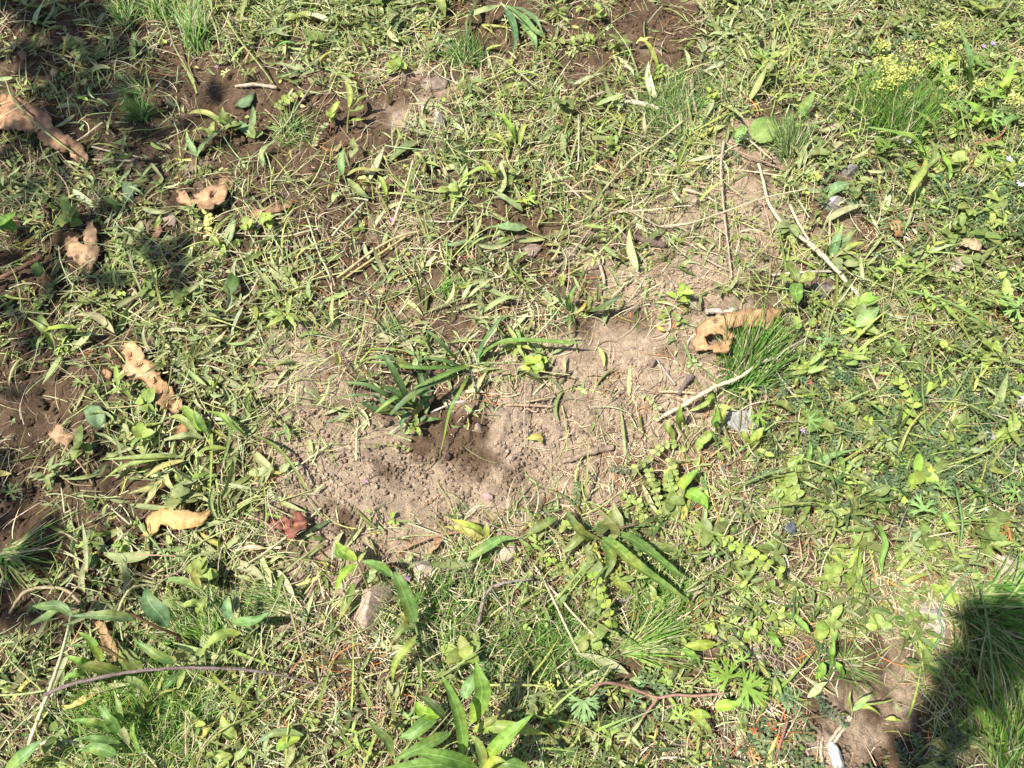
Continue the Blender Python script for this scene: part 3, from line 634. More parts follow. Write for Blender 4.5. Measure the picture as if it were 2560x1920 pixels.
dry_leaf('dry_leaf', 'F', [(160, 565), (190, 520), (185, 480), (240, 430), (300, 405), (380, 380), (450, 370), (530, 360), (600, 350), (680, 355), (705, 360), (690, 400), (655, 410), (650, 450), (630, 492), (600, 482), (560, 460), (520, 470), (480, 480), (455, 460), (400, 470), (380, 480), (415, 510), (395, 570), (370, 632), (310, 625), (250, 610), (180, 600)],
         [(170, 590), (270, 480), (420, 420), (600, 400), (695, 365)], 'large brown leaf with a ragged round hole and curled rim', holes=[[(238, 525), (268, 515), (300, 520), (330, 508), (352, 520), (352, 545), (330, 558), (300, 565), (285, 585), (255, 560)], [(285, 432), (310, 428), (318, 440), (296, 446)], [(335, 462), (345, 460), (344, 470), (336, 470)]],
         seed=28, arch=20, curl=16, crumple=5, col=(.44, .26, .135), h0=10)
dry_leaf('dry_leaf', 'C', [(1325, 1300), (1400, 1305), (1415, 1340), (1420, 1405), (1370, 1400), (1345, 1360)], [(1330, 1305), (1410, 1400)], 'orange tan leaf caught in the green weeds', seed=29, arch=6, curl=5, crumple=3, h0=14, col=(.46, .25, .12))
dry_leaf('dry_leaf', 'C', [(1500, 1325), (1540, 1318), (1572, 1340), (1555, 1370), (1515, 1372)], [(1502, 1345), (1570, 1345)], 'small pinkish tan leaf scrap right of the orange tan leaf', seed=30, arch=4, curl=4, crumple=3, h0=14, col=(.42, .24, .14))
dry_leaf('dry_leaf', 'C', [(1740, 1430), (1790, 1410), (1850, 1415), (1890, 1440), (1870, 1490), (1830, 1480), (1790, 1465), (1750, 1460)], [(1745, 1445), (1885, 1455)], 'wrinkled pale buff leaf lying among the bright weeds', seed=31, arch=6, curl=6, crumple=6, h0=12, col=(.44, .33, .20))
dry_leaf('dry_leaf', 'C', [(1680, 1600), (1720, 1540), (1770, 1505), (1810, 1520), (1815, 1560), (1770, 1590), (1720, 1620)], [(1690, 1610), (1812, 1530)], 'whitish dry leaf below the wrinkled pale buff leaf', seed=32, arch=6, curl=6, crumple=4, h0=12, col=(.52, .44, .32))
dry_leaf('dry_leaf', 'C', [(1210, -30), (1260, -30), (1330, -20), (1320, 15), (1290, 30), (1240, 45), (1215, 25)], [(1215, 30), (1325, -10)], 'dark ochre leaf at the far edge of the plot', seed=33, arch=6, curl=8, crumple=4, h0=8, col=(.36, .21, .08))
dry_leaf('dry_leaf', 'H', [(880, 325), (920, 320), (950, 300), (600, 300), (650, 290), (680, 280), (640, 330), (590, 360), (555, 375), (600, 330)][3:], [(560, 370), (670, 290)], 'pinkish brown curled leaf against the sandy rocks', seed=34, arch=5, curl=7, crumple=4, col=(.40, .22, .14))
dry_leaf('dry_leaf', 'F', [(880, 210), (960, 205), (1000, 240), (980, 280), (930, 300), (880, 280)], [(890, 260), (990, 240)], 'grey weathered leaf beside the dry forked stalk', seed=35, arch=5, curl=6, crumple=5, col=(.24, .20, .18))
dry_leaf('dry_leaf', 'K', [(2150, 520), (2215, 530), (2270, 560), (2290, 600), (2240, 600), (2190, 575)], [(2155, 525), (2285, 598)], 'small yellow leaf on the pale bare soil', seed=36, arch=3, curl=3, crumple=1, jag=.6, step=4, col=(.52, .38, .08))
dry_leaf('dry_leaf', 'L', [(290, 1010), (420, 1000), (600, 870), (780, 850), (720, 920), (560, 1010), (420, 1060), (320, 1080)], [(300, 1050), (500, 980), (770, 860)], 'yellow dying leaf with dark holes under the lance leaved clump', seed=37, holes=[[(640, 885), (670, 875), (675, 895), (650, 905)]], arch=7, curl=4, crumple=2, jag=.8, step=4, h0=14, col=(.52, .42, .14))
dry_leaf('dry_leaf', 'M', [(890, 1000), (960, 930), (1040, 890), (1100, 740), (1170, 750), (1140, 850), (1080, 930), (1000, 1005)], [(900, 1000), (1050, 910), (1140, 760)], 'folded buff leaf leaning on the brown twig at the sandy rocks', seed=38, arch=6, curl=7, crumple=3, step=5, col=(.42, .26, .16))
dry_leaf('dry_leaf', 'E', [(1150, 1130), (1190, 1100), (1240, 1095), (1255, 1130), (1245, 1165), (1220, 1140), (1180, 1140)], [(1155, 1130), (1250, 1120)], 'curled bright yellow leaf on the bare soil', seed=39, arch=8, curl=6, crumple=1, jag=.6, step=4, col=(.55, .48, .12))
dry_leaf('dry_leaf', 'E', [(890, 1455), (925, 1450), (960, 1460), (955, 1490), (925, 1498), (900, 1490)], [(892, 1465), (955, 1475)], 'tiny mauve withered petal like leaf on the sandy hollow', seed=40, arch=3, curl=3, crumple=2, step=4, col=(.38, .24, .24))
dry_leaf('dry_leaf', 'Q', [(20, 165), (60, 125), (140, 105), (200, 105), (245, 125), (225, 165), (160, 185), (90, 180)], [(25, 168), (240, 125)], 'oval yellow green leaf with brown stains', seed=41, arch=8, curl=4, crumple=1, jag=.5, step=4, h0=18, col=(.34, .42, .06))
dry_leaf('dry_leaf', 'C', [(505, 760), (530, 710), (590, 690), (650, 695), (685, 730), (680, 790), (640, 840), (570, 850), (520, 820)], [(520, 830), (600, 770), (675, 710)], 'big round pale green leaf under wiry grass', cat='leaf', seed=42, arch=9, curl=4, crumple=2, jag=.6, h0=9, col=(.24, .34, .09))
dry_leaf('dry_leaf', 'D', [(495, 960), (530, 925), (590, 935), (625, 980), (630, 1030), (610, 1080), (560, 1070), (515, 1030)], [(500, 965), (620, 1070)], 'broad grey green wilted leaf by the torn buff leaf', seed=43, arch=8, curl=3, crumple=2, jag=.5, h0=9, col=(.19, .29, .15))
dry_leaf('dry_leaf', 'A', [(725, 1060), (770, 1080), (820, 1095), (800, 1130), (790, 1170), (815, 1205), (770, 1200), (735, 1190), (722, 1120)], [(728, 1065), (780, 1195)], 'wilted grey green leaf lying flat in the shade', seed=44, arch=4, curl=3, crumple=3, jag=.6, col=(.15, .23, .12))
dry_leaf('dry_leaf', 'A', [(1325, 1430), (1335, 1360), (1375, 1290), (1405, 1255), (1400, 1330), (1380, 1410), (1345, 1460)], [(1335, 1440), (1402, 1262)], 'pale silvery green pointed leaf below the crumpled tan leaf', seed=45, arch=8, curl=6, crumple=1, jag=.4, h0=8, col=(.36, .43, .25))
dry_leaf('dry_leaf', 'A', [(1390, 625), (1420, 590), (1470, 565), (1515, 545), (1500, 590), (1480, 630), (1430, 642)], [(1392, 628), (1512, 548)], 'dull green oval leaf lying on the grey crumbly soil', seed=46, arch=6, curl=4, crumple=1, jag=.4, col=(.13, .22, .09))
dry_leaf('dry_leaf', 'D', [(1325, 240), (1350, 160), (1390, 130), (1425, 170), (1415, 230), (1380, 280), (1345, 285)], [(1330, 260), (1410, 150)], 'broad deep green leaf standing in the shaded clippings', seed=47, arch=10, curl=3, crumple=1, jag=.4, h0=12, col=(.07, .15, .035))
dry_leaf('dry_leaf', 'D', [(180, 110), (215, 80), (245, 95), (258, 140), (240, 170), (205, 170)], [(235, 168), (225, 90)], 'fresh green heart shaped leaf by the brown root', seed=48, arch=5, curl=3, crumple=1, jag=.4, h0=22, col=(.15, .27, .06))
dry_leaf('dry_leaf', 'G', [(490, 430), (520, 395), (560, 395), (595, 420), (580, 455), (545, 475), (505, 465)], [(495, 440), (590, 430)], 'lone dark green rounded leaf above the grey twig', seed=49, arch=4, curl=3, crumple=1, jag=.6, h0=10, col=(.06, .17, .04))

# ------------------------------------------------------------------ stones
rock('B', 637, 745, 68, 75, 22, (.50, .43, .34), 10, 'whitish angular stone perched on the dark soil', 61, .2)
rock('F', 440, 1030, 210, 150, 30, (.30, .29, .27), -20, 'grey stone half shaded behind bright weeds', 62)
rock('H', 530, 480, 190, 170, 34, (.42, .33, .25), 40, 'sandy tan rock next to the bare hollow', 63)
rock('H', 235, 680, 250, 300, 36, (.43, .32, .24), -30, 'largest sandy rock beneath the toothed leaf plant', 64)
rock('H', 1040, 400, 200, 130, 26, (.40, .31, .23), 20, 'sandy rock under the single lance leaf', 65)
rock('C', 1430, 1040, 130, 80, 26, (.34, .34, .34), 0, 'pale grey stone under the arching broad grass', 66)
rock('C', 1000, 1210, 190, 85, 24, (.36, .33, .30), 10, 'flat grey stone left of the arching broad grass', 67)
rock('C', 1090, 1035, 130, 60, 20, (.26, .23, .21), 10, 'brownish grey stone above the flat grey stone', 68)
rock('I', 545, 985, 110, 90, 24, (.42, .36, .30), 0, 'tan stone with a dark side above the lobed leaf', 69)
rock('I', 1580, 780, 190, 230, 20, (.42, .36, .31), 25, 'flat pinkish stone bordering the shaded grass', 70, .5)
rock('I', 2040, 490, 270, 200, 22, (.44, .35, .29), 20, 'broad pinkish slab at the edge of the plot', 71, .5)
rock('I', 1010, 1600, 75, 150, 20, (.62, .60, .55), 8, 'chalk white stone in the brown bare patch', 72)
rock('F', 1895, 1125, 70, 110, 20, (.50, .46, .42), 15, 'small pale upright stone in the vetch', 73)
rock('F', 2100, 900, 110, 80, 26, (.48, .42, .36), 0, 'pale stone at the sandy gap in the weeds', 74)
rock('I', 740, 260, 80, 100, 18, (.10, .11, .13), 0, 'small blue black stone in the thatch', 75)
rock('I', 2090, 1330, 130, 90, 26, (.46, .40, .34), 0, 'cream stone lit beside the coarse grass', 76)
rock('E', 1180, 20, 150, 110, 12, (.30, .22, .165), 0, 'rounded clod of pale brown earth', 77, .45, 'clod', 'clod')
rock('B', 640, 500, 200, 110, 14, (.22, .165, .13), 10, 'broad greyish clod in the dark bank', 78, .5, 'clod', 'clod')
rock('E', 1900, 690, 60, 50, 16, (.22, .16, .12), 0, 'round brown clod on the pale bare soil', 79, .3, 'clod', 'clod')
rock('E', 680, 1240, 60, 44, 14, (.16, .11, .08), 0, 'dark brown clod in the sandy hollow', 80, .3, 'clod', 'clod')
rock('E', 870, 1075, 52, 60, 18, (.34, .25, .19), 0, 'buff clod below the leek clump', 81, .3, 'clod', 'clod')
rock('C', 180, 1220, 60, 36, 14, (.40, .30, .22), 0, 'buff pebble left of the upright straw stalk', 82, .3, 'pebble', 'pebble')

# ------------------------------------------------------------------ twigs, straw and roots
def stk(*a, **k): return stick(*a, **k)
stk('twig', 'G', [(265, 1225), (400, 1170), (560, 1130), (720, 1100), (900, 1075), (1100, 1065), (1300, 1070), (1480, 1080), (1620, 1100), (1750, 1130), (1910, 1165)], 21, (.22, .165, .15), (45, 52, 58, 50, 30, 12), 'long grey twig arching over the lance leaved clump', 'twig', taper=.55, n=60, mat=M_BARK, rough=.07)
stk('green_cane', 'G', [(1815, 1045), (1950, 1035), (2133, 1020), (2240, 1008)], 24, (.10, .10, .03), (12, 14, 10), 'short dark olive cane with a cut end', 'cane', n=20, mat=M_BARK, rough=.04)
stk('straw_stalk', 'G', [(420, 760), (380, 930), (310, 1150), (240, 1330), (170, 1520)], 14, 'pale', (30, 42, 30, 14), 'straight pale straw stalk crossing below the grey twig end', 'straw stalk', taper=1.5, c2='straw')
stk('straw_stalk', 'G', [(-40, 1228), (120, 1222), (270, 1200)], 12, 'stem', (26, 30, 30), 'short pale stalk pointing at the grey twig end', 'straw stalk')
stk('straw_stalk', 'G', [(250, 1200), (150, 1110), (60, 1020), (35, 960)], 8, 'stem', (26, 20, 10), 'thin green stalk curving up from the grey twig end', 'straw stalk')
stk('straw_stalk', 'F', [(-30, 1010), (90, 945), (200, 880), (320, 815), (440, 770), (560, 690), (650, 650)], 26, 'straw', (8, 22, 30, 34, 38), 'thick pale straw stalk lying across the fresh grass tuft', 'straw stalk', taper=.75, n=40)
stk('straw_stalk', 'F', [(650, 652), (740, 592), (850, 530)], 12, 'straw', (38, 34, 20), 'thin tip of straw beyond the fresh grass tuft', 'straw stalk', taper=.6)
stk('straw_stalk', 'F', [(860, -25), (980, 90), (1100, 220), (1190, 320)], 26, 'straw', (26, 18, 10), 'thick end of the forked dry stalk', 'straw stalk', n=24, taper=.9)
stk('straw_stalk', 'C', [(560, 970), (590, 1080), (620, 1200), (690, 1310), (800, 1400), (900, 1470), (1000, 1580), (1045, 1622)], 16, 'straw', (14, 20, 24, 26, 26), 'long upper part of the forked dry stalk', 'straw stalk', n=40, taper=1.5)
stk('straw_stalk', 'C', [(745, 1210), (790, 1310), (858, 1425)], 15, 'straw', (20, 24, 26), 'side prong of the forked dry stalk', 'straw stalk', n=20)
stk('straw_stalk', 'C', [(355, 830), (338, 960), (342, 1100), (365, 1340), (385, 1500), (402, 1650)], 17, (.42, .33, .24), (22, 22, 16, 8), 'upright straw stalk standing out over the bare brown litter', 'straw stalk', n=36, taper=.6)
stk('straw_stalk', 'C', [(-40, 1342), (100, 1330), (200, 1310), (400, 1240), (600, 1170), (850, 1118)], 11, 'straw', (8, 20, 26, 20), 'long thin straw bowing across the upright straw stalk', 'straw stalk', n=40, taper=.8)
stk('straw_stalk', 'B', [(2085, 715), (1990, 790), (1900, 862), (1810, 920), (1750, 970), (1650, 1080), (1590, 1150)], 17, (.36, .34, .17), (34, 28, 18, 8), 'greenish straw stalk slanting down from the wiry tuft', 'straw stalk', n=36, taper=.7)
stk('straw_stalk', 'C', [(355, 840), (450, 900), (560, 945), (680, 995)], 8, 'root', (14, 16, 8), 'thin tan stalk above the litter patch', 'straw stalk')
stk('straw_stalk', 'C', [(430, 770), (540, 860), (660, 960)], 7, 'straw', (14, 16, 10), 'hair thin straw near the round pale leaf', 'straw stalk')
stk('straw_stalk', 'C', [(155, 470), (175, 590), (200, 695)], 15, (.38, .28, .20), (16, 18, 12), 'short bent brown straw on the wiry tuft', 'straw stalk')
stk('twig', 'A', [(1395, 512), (1450, 506), (1510, 500), (1580, 510), (1642, 518)], 20, (.48, .37, .27), (5, 7, 6), 'short buff twig on the dark crumbly bank', 'twig', n=16, rough=.1)
stk('root', 'A', [(-50, 1670), (60, 1622), (120, 1590), (190, 1555), (252, 1528)], 26, (.20, .11, .065), (14, 20, 14), 'thick brown root pushing in from the dark edge', 'root', n=24, mat=M_BARK)
stk('root', 'D', [(550, 1400), (490, 1300), (440, 1240), (395, 1185)], 10, (.30, .20, .13), (6, 16, 10), 'thin tan stalk crossing the dark soil', 'root')
stk('root', 'D', [(555, 1408), (440, 1400), (360, 1350), (270, 1305), (180, 1302), (105, 1345)], 9, (.30, .22, .12), (4, 14, 10, 18), 'curved leafstalk reaching to the lobed dark leaf', 'root')
stk('straw_stalk', 'H', [(385, 385), (460, 345), (540, 312), (620, 285), (700, 268), (800, 262), (905, 266)], 20, (.38, .24, .15), (6, 14, 12), 'brown twig lying on the rim of the sandy hollow', 'twig', n=30, taper=.8, mat=M_BARK)
stk('straw_stalk', 'E', [(1146, 780), (1142, 900), (1138, 1040), (1140, 1185)], 6, (.42, .34, .27), (24, 20, 8), 'needle thin straw standing beside the leek clump', 'straw stalk')
stk('straw_stalk', 'E', [(1190, 870), (1230, 830), (1276, 788)], 14, 'straw', (3, 6, 3), 'stub of straw on damp soil with a yellow leaf', 'straw stalk', n=12)
stk('straw_stalk', 'E', [(1150, 912), (1230, 898), (1325, 880)], 13, (.40, .33, .19), (5, 9, 5), 'buff stalk above its parallel twin on the bare soil', 'straw stalk', n=14)
stk('straw_stalk', 'E', [(1030, 930), (1120, 930), (1220, 935), (1315, 940)], 18, (.40, .28, .18), (4, 7, 5), 'pinkish split stalk below its parallel twin', 'straw stalk', n=16)
stk('straw_stalk', 'E', [(580, 975), (640, 950), (700, 925), (790, 905)], 14, (.46, .42, .38), (4, 5, 5), 'pale grey stalk under the leek clump', 'straw stalk', n=14)
stk('twig', 'E', [(1370, 1258), (1440, 1245), (1510, 1215), (1590, 1195), (1670, 1180)], 40, (.32, .23, .165), (6, 9, 6), 'stout weathered twig on the edge of the bare soil', 'twig', n=20, mat=M_BARK, rough=.16)
stk('straw_stalk', 'E', [(1925, 660), (1970, 725), (2035, 810)], 14, (.42, .35, .28), (6, 9, 5), 'short straw slanting right of the pale bare soil', 'straw stalk', n=14)
stk('straw_stalk', 'E', [(1545, -20), (1575, 60), (1600, 140), (1615, 215)], 20, (.42, .32, .22), (8, 10, 6), 'straw stub pointing down at the leek seedling', 'straw stalk', n=16)
stk('straw_stalk', 'E', [(1000, 330), (1090, 322), (1205, 305)], 14, (.30, .19, .13), (6, 8, 5), 'brown twig piece left of the leek seedling', 'twig', n=14, mat=M_BARK)
stk('twig', 'B', [(1760, 1392), (1820, 1412), (1890, 1438), (1975, 1450)], 44, (.17, .12, .095), (7, 9, 5), 'gnarled dark wood piece in the litter', 'twig', n=20, mat=M_BARK, rough=.22)
stk('root', 'B', [(1848, 1195), (1875, 1150), (1900, 1105), (1925, 1075)], 22, (.26, .19, .15), (6, 10, 6), 'knotty grey root stub above the gnarled wood', 'root', n=16, mat=M_BARK, rough=.2)
stk('twig', 'B', [(1725, 603), (1790, 605), (1860, 622), (1945, 645)], 30, (.55, .45, .32), (8, 11, 7), 'pale split wood chip next to the wiry tuft', 'wood chip', n=16, rough=.15)
stk('twig', 'B', [(1290, 628), (1350, 625), (1420, 622)], 26, (.36, .27, .20), (6, 7, 5), 'short buff twig on the dark slot', 'twig', n=12, mat=M_BARK)
stk('twig', 'B', [(1480, 610), (1540, 575), (1620, 545), (1700, 560), (1780, 585)], 18, (.40, .30, .21), (6, 9, 6), 'jointed tan twig above the pale wood chip', 'twig', n=20)
stk('straw_stalk', 'H', [(832, 970), (855, 830), (900, 660), (935, 600), (990, 570), (1060, 555), (1190, 538)], 24, (.34, .27, .23), (10, 24, 34, 28), 'grey forked root bending over the dark grass', 'root', n=40, mat=M_BARK, taper=.6, rough=.12)
stk('straw_stalk', 'H', [(1190, 440), (1260, 560), (1330, 700), (1400, 850), (1480, 1005)], 13, 'straw', (12, 20, 22, 12), 'long pale stalk left of its crossing twin', 'straw stalk', n=36)
stk('straw_stalk', 'H', [(1250, 540), (1340, 640), (1430, 745), (1530, 850), (1640, 960)], 13, 'straw', (14, 20, 20, 12), 'long pale stalk right of its crossing twin', 'straw stalk', n=36)
stk('straw_stalk', 'F', [(245, 378), (300, 372), (370, 380), (430, 362)], 34, (.50, .42, .34), (10, 12, 9), 'whitish wood piece above the brown leaf with holes', 'wood chip', n=16, rough=.12, mat=M_BARK)
stk('straw_stalk', 'F', [(-20, 850), (90, 852), (200, 862)], 18, (.46, .36, .22), (6, 10, 6), 'flat tan straw near the thick pale stalk', 'straw stalk', n=14)
stk('straw_stalk', 'F', [(640, 160), (760, 150), (880, 140), (1060, 135)], 16, (.46, .40, .32), (8, 12, 8), 'pale grey straw running to the forked stalk', 'straw stalk', n=18)
stk('straw_stalk', 'F', [(240, 60), (310, 100), (385, 135)], 12, (.42, .34, .24), (6, 9, 5), 'short tan straw on the small bare hollow', 'straw stalk', n=12)
stk('twig', 'F', [(85, 870), (130, 800), (170, 755)], 34, (.18, .14, .12), (8, 12, 8), 'dark brown twig stump by the thick pale stalk', 'twig', n=12, mat=M_BARK, rough=.2)
stk('straw_stalk', 'I', [(960, 1540), (1010, 1460), (1060, 1400), (1100, 1350)], 20, (.46, .38, .28), (5, 8, 5), 'left of three bundled straws on the brown bare patch', 'straw stalk', n=16)
stk('straw_stalk', 'I', [(990, 1530), (1040, 1460), (1080, 1405), (1112, 1358)], 16, (.50, .42, .30), (9, 12, 8), 'right of three bundled straws on the brown bare patch', 'straw stalk', n=16)
stk('straw_stalk', 'I', [(940, 1470), (930, 1560), (945, 1680)], 18, (.46, .38, .28), (5, 8, 5), 'lowest straw by the chalk white stone', 'straw stalk', n=16)
stk('straw_stalk', 'I', [(1950, 95), (2040, 155), (2140, 230)], 10, (.46, .38, .26), (18, 24, 18), 'thin dry stalk reaching to the orange lobed leaf', 'straw stalk', n=18)
stk('straw_stalk', 'I', [(670, 280), (700, 340), (730, 430), (760, 520)], 16, (.55, .50, .44), (10, 14, 8), 'white bleached stalk by the blue black stone', 'straw stalk', n=18, taper=.4)
stk('red_stem', 'H', [(1530, 1200), (1565, 1170), (1620, 1153), (1690, 1162), (1750, 1180), (1850, 1215), (1930, 1242), (2030, 1225), (2133, 1232), (2250, 1225), (2330, 1212)], 17, (.36, .20, .15), (48, 46, 34, 28, 30, 34), 'hairy red leaf stem arching to the drooping hairy leaf', 'stem', n=50, mat=M_LEAF, rough=.05)
stk('red_stem', 'H', [(1930, 1245), (1880, 1310), (1840, 1360), (1780, 1425)], 15, (.36, .19, .14), (30, 24, 8), 'red branch dropping from the hairy red leaf stem', 'stem', n=20, mat=M_LEAF, rough=.05)
stk('red_stem', 'Q', [(740, 670), (715, 750), (690, 830), (655, 960)], 16, (.36, .17, .13), (30, 28, 20, 12), 'reddish upright stem near the red lobed leaves', 'stem', n=20, mat=M_LEAF, rough=.05)
stk('red_stem', 'N', [(1075, 790), (1110, 840), (1165, 925)], 10, (.40, .12, .09), (20, 22, 14), 'red stem forking down at the white flowers', 'stem', n=16, mat=M_LEAF)
stk('red_stem', 'N', [(930, 825), (1000, 805), (1070, 792), (1120, 755), (1150, 700)], 10, (.44, .20, .12), (12, 20, 24), 'reddish stem lying under the broad grass blades', 'stem', n=18, mat=M_LEAF)
stk('straw_stalk', 'P', [(10, 60), (60, 200), (100, 320), (160, 430), (245, 570)], 12, (.26, .27, .12), (30, 28, 18, 6), 'green stalk slanting past the grey bank', 'stalk', n=26, mat=M_CUT)
stk('straw_stalk', 'P', [(430, 90), (560, 290), (680, 440), (780, 575)], 11, 'stem', (30, 28, 20, 8), 'straight green stalk coming down onto the buff twig', 'stalk', n=26, mat=M_CUT)
stk('straw_stalk', 'P', [(340, 75), (385, 200), (400, 270), (412, 340)], 12, (.36, .32, .20), (26, 22, 8), 'straw stalk beside the upright pale grass tuft', 'straw stalk', n=22)
stk('straw_stalk', 'P', [(1050, 590), (960, 720), (890, 830), (810, 930)], 14, (.34, .28, .17), (26, 24, 10), 'brownish stalk slanting left of the bright seedling', 'straw stalk', n=22)
stk('straw_stalk', 'P', [(845, 480), (870, 465), (910, 440), (960, 375), (990, 310)], 11, (.42, .38, .26), (8, 12, 20, 18), 'bent whitish root hanging from the clippings', 'root', n=22)
stk('straw_stalk', 'A', [(35, 480), (80, 590), (200, 720), (320, 820), (440, 910)], 10, 'stem', (14, 30, 34, 26), 'thin green stalk lying over the big tan oak leaf', 'stalk', n=30, mat=M_CUT)
stk('straw_stalk', 'A', [(520, 945), (640, 948), (795, 955)], 11, (.38, .30, .20), (6, 10, 8), 'thin straw at the point of the big tan oak leaf', 'straw stalk', n=16)
stk('straw_stalk', 'A', [(1810, 1255), (1850, 1380), (1890, 1500), (1940, 1600), (1960, 1659)], 11, 'pale', (16, 20, 12), 'long pale stalk right of the dug soil', 'straw stalk', n=26)
stk('straw_stalk', 'B', [(0, 1400), (60, 1330), (120, 1270), (190, 1200)], 14, 'pale', (16, 22, 16), 'pale green stalk over the dark soil with pink flower', 'straw stalk', n=20)
stk('straw_stalk', 'B', [(30, 1645), (120, 1580), (250, 1480), (400, 1400), (520, 1370)], 17, (.46, .38, .20), (10, 16, 16, 10), 'golden stalk fanning out toward the dug soil', 'straw stalk', n=26)
stk('straw_stalk', 'B', [(60, 1659), (190, 1570), (320, 1480), (440, 1400)], 14, (.44, .36, .16), (8, 12, 12), 'second golden stalk just below the fanning one', 'straw stalk', n=26)
stk('straw_stalk', 'B', [(880, 370), (940, 335), (1010, 350), (1090, 410), (1180, 490), (1250, 530)], 10, (.34, .34, .16), (20, 40, 40, 22), 'arching pale stalk looping above the small weeds', 'stalk', n=30)
stk('straw_stalk', 'B', [(885, 375), (882, 460), (885, 560)], 9, (.36, .34, .18), (22, 26, 8), 'upright leg under the arching pale stalk', 'stalk', n=16)
stk('straw_stalk', 'B', [(935, 345), (955, 430), (1020, 600)], 8, (.36, .34, .18), (34, 26, 8), 'slanting leg under the arching pale stalk', 'stalk', n=16)
stk('straw_stalk', 'B', [(1295, 995), (1360, 1060), (1440, 1140), (1480, 1180)], 13, (.44, .36, .24), (8, 14, 8), 'tan straw in the middle of the clippings', 'straw stalk', n=18)
stk('straw_stalk', 'B', [(985, 1135), (1050, 1080), (1115, 1020)], 18, 'pale', (10, 14, 12), 'stubby pale stalk in the middle of the clippings', 'stalk', n=14)
stk('straw_stalk', 'B', [(1460, 680), (1462, 820), (1460, 950), (1450, 1010)], 10, 'pale', (18, 20, 10), 'upright pale stalk between the clippings and straw', 'stalk', n=18)
stk('straw_stalk', 'B', [(1290, 1640), (1420, 1500), (1560, 1330), (1720, 1245), (1860, 1300), (1960, 1345), (2133, 1325)], 9, (.38, .30, .22), (8, 16, 20, 12), 'wiry grey stalk curling round the litter', 'straw stalk', n=40)
stk('straw_stalk', 'G', [(1680, 580), (1720, 720), (1770, 900), (1810, 1040), (1830, 1150)], 12, (.30, .28, .12), (30, 36, 28, 14), 'olive stalk descending to the dark olive cane', 'stalk', n=26, mat=M_CUT)
stk('straw_stalk', 'G', [(700, 730), (740, 640), (790, 590), (870, 575), (960, 590)], 15, (.38, .36, .18), (30, 38, 26, 14), 'bent straw arch above the dark lance leaf', 'straw stalk', n=26)
stk('straw_stalk', 'G', [(60, 745), (100, 670), (160, 610), (260, 590), (380, 600), (480, 680)], 18, (.34, .26, .15), (6, 14, 16, 8), 'curved brown straw at the dark soil edge', 'straw stalk', n=26)
stk('straw_stalk', 'G', [(210, 1540), (270, 1505), (350, 1495), (440, 1510), (520, 1540)], 17, (.52, .46, .36), (10, 14, 12), 'whitish curved straw in the bottom corner weeds', 'straw stalk', n=20)
stk('straw_stalk', 'G', [(890, 290), (960, 380), (1020, 470)], 12, (.22, .30, .14), (14, 18, 10), 'green stalk below the smooth ochre leaf', 'stalk', n=16, mat=M_CUT)
stk('straw_stalk', 'H', [(930, 1168), (1050, 1165), (1180, 1168), (1280, 1180)], 15, (.42, .44, .16), (34, 36, 34), 'horizontal yellow green flower stalk', 'stalk', n=20, mat=M_LEAF)
stk('straw_stalk', 'I', [(1730, 0), (1755, 120), (1768, 220), (1755, 340)], 12, (.14, .26, .08), (40, 40, 26), 'tall green stalk among the vetch', 'stalk', n=20, mat=M_LEAF)
stk('straw_stalk', 'I', [(1800, 490), (1740, 560), (1660, 660), (1630, 760), (1650, 850), (1600, 940), (1560, 990)], 11, (.16, .27, .12), (34, 40, 30, 20), 'kinked green vine beside the shaded stone', 'stalk', n=30, mat=M_LEAF)
stk('straw_stalk', 'I', [(1880, 600), (1920, 820), (1945, 1050), (1955, 1250), (1935, 1400)], 9, (.16, .26, .10), (50, 60, 50, 24), 'long thin green stalk over the shaded coarse grass', 'stalk', n=30, mat=M_LEAF)
stk('straw_stalk', 'F', [(1160, 650), (1220, 740), (1270, 840), (1310, 970)], 16, (.38, .32, .20), (18, 22, 12), 'stout tan straw through the grey green foliage', 'straw stalk', n=20)
stk('straw_stalk', 'F', [(650, 705), (700, 780), (750, 850), (830, 945)], 11, (.42, .37, .30), (20, 22, 10), 'banded pale straw right of the fresh grass tuft', 'straw stalk', n=20)
stk('straw_stalk', 'F', [(1430, 250), (1560, 280), (1690, 320), (1820, 390), (1940, 470), (2000, 500)], 13, (.20, .32, .08), (24, 34, 30, 20), 'pale green vine arching through the bright weeds', 'stalk', n=30, mat=M_LEAF)
stk('straw_stalk', 'F', [(1530, 440), (1535, 620), (1530, 800), (1545, 1000), (1560, 1150)], 12, (.14, .20, .06), (30, 34, 30, 16), 'tall dark green stalk standing at the straw gap', 'stalk', n=30, mat=M_LEAF)

# ------------------------------------------------------------------ grass tufts (one plant each)
G3 = ('green', 'bright', 'green')
tuft('fresh bright grass tuft beside the brown leaf with holes', 'F', 460, 800, 190, 190, 3.0, 62, 24, ('green', 'green', 'dark', 'bright'), 701, (.75, .28), -.8, 26)
tuft('dark fringe of the fresh grass tuft under the thick straw stalk', 'F', 400, 830, 80, 120, 2.8, 20, 26, ('green', 'dark'), 702, (.4, .25), -.5, 18)
tuft('upright pale grass tuft on the rim of the grey bank', 'A', 1170, 285, 150, 95, 2.2, 88, 24, ('bright', 'cut', 'green'), 703, (.75, .3), -.6, 12)
tuft('upright pale grass tuft at the far edge above another tuft', 'A', 1110, 150, 90, 70, 2.2, 90, 30, ('bright', 'cut', 'green'), 704, (.7, .3), -.6, 12)
tuft('grass tuft left of the pale stalks at the far edge', 'A', 970, 90, 100, 80, 2.2, 110, 30, ('bright', 'green', 'cut'), 705, (.7, .3), -.6, 14)
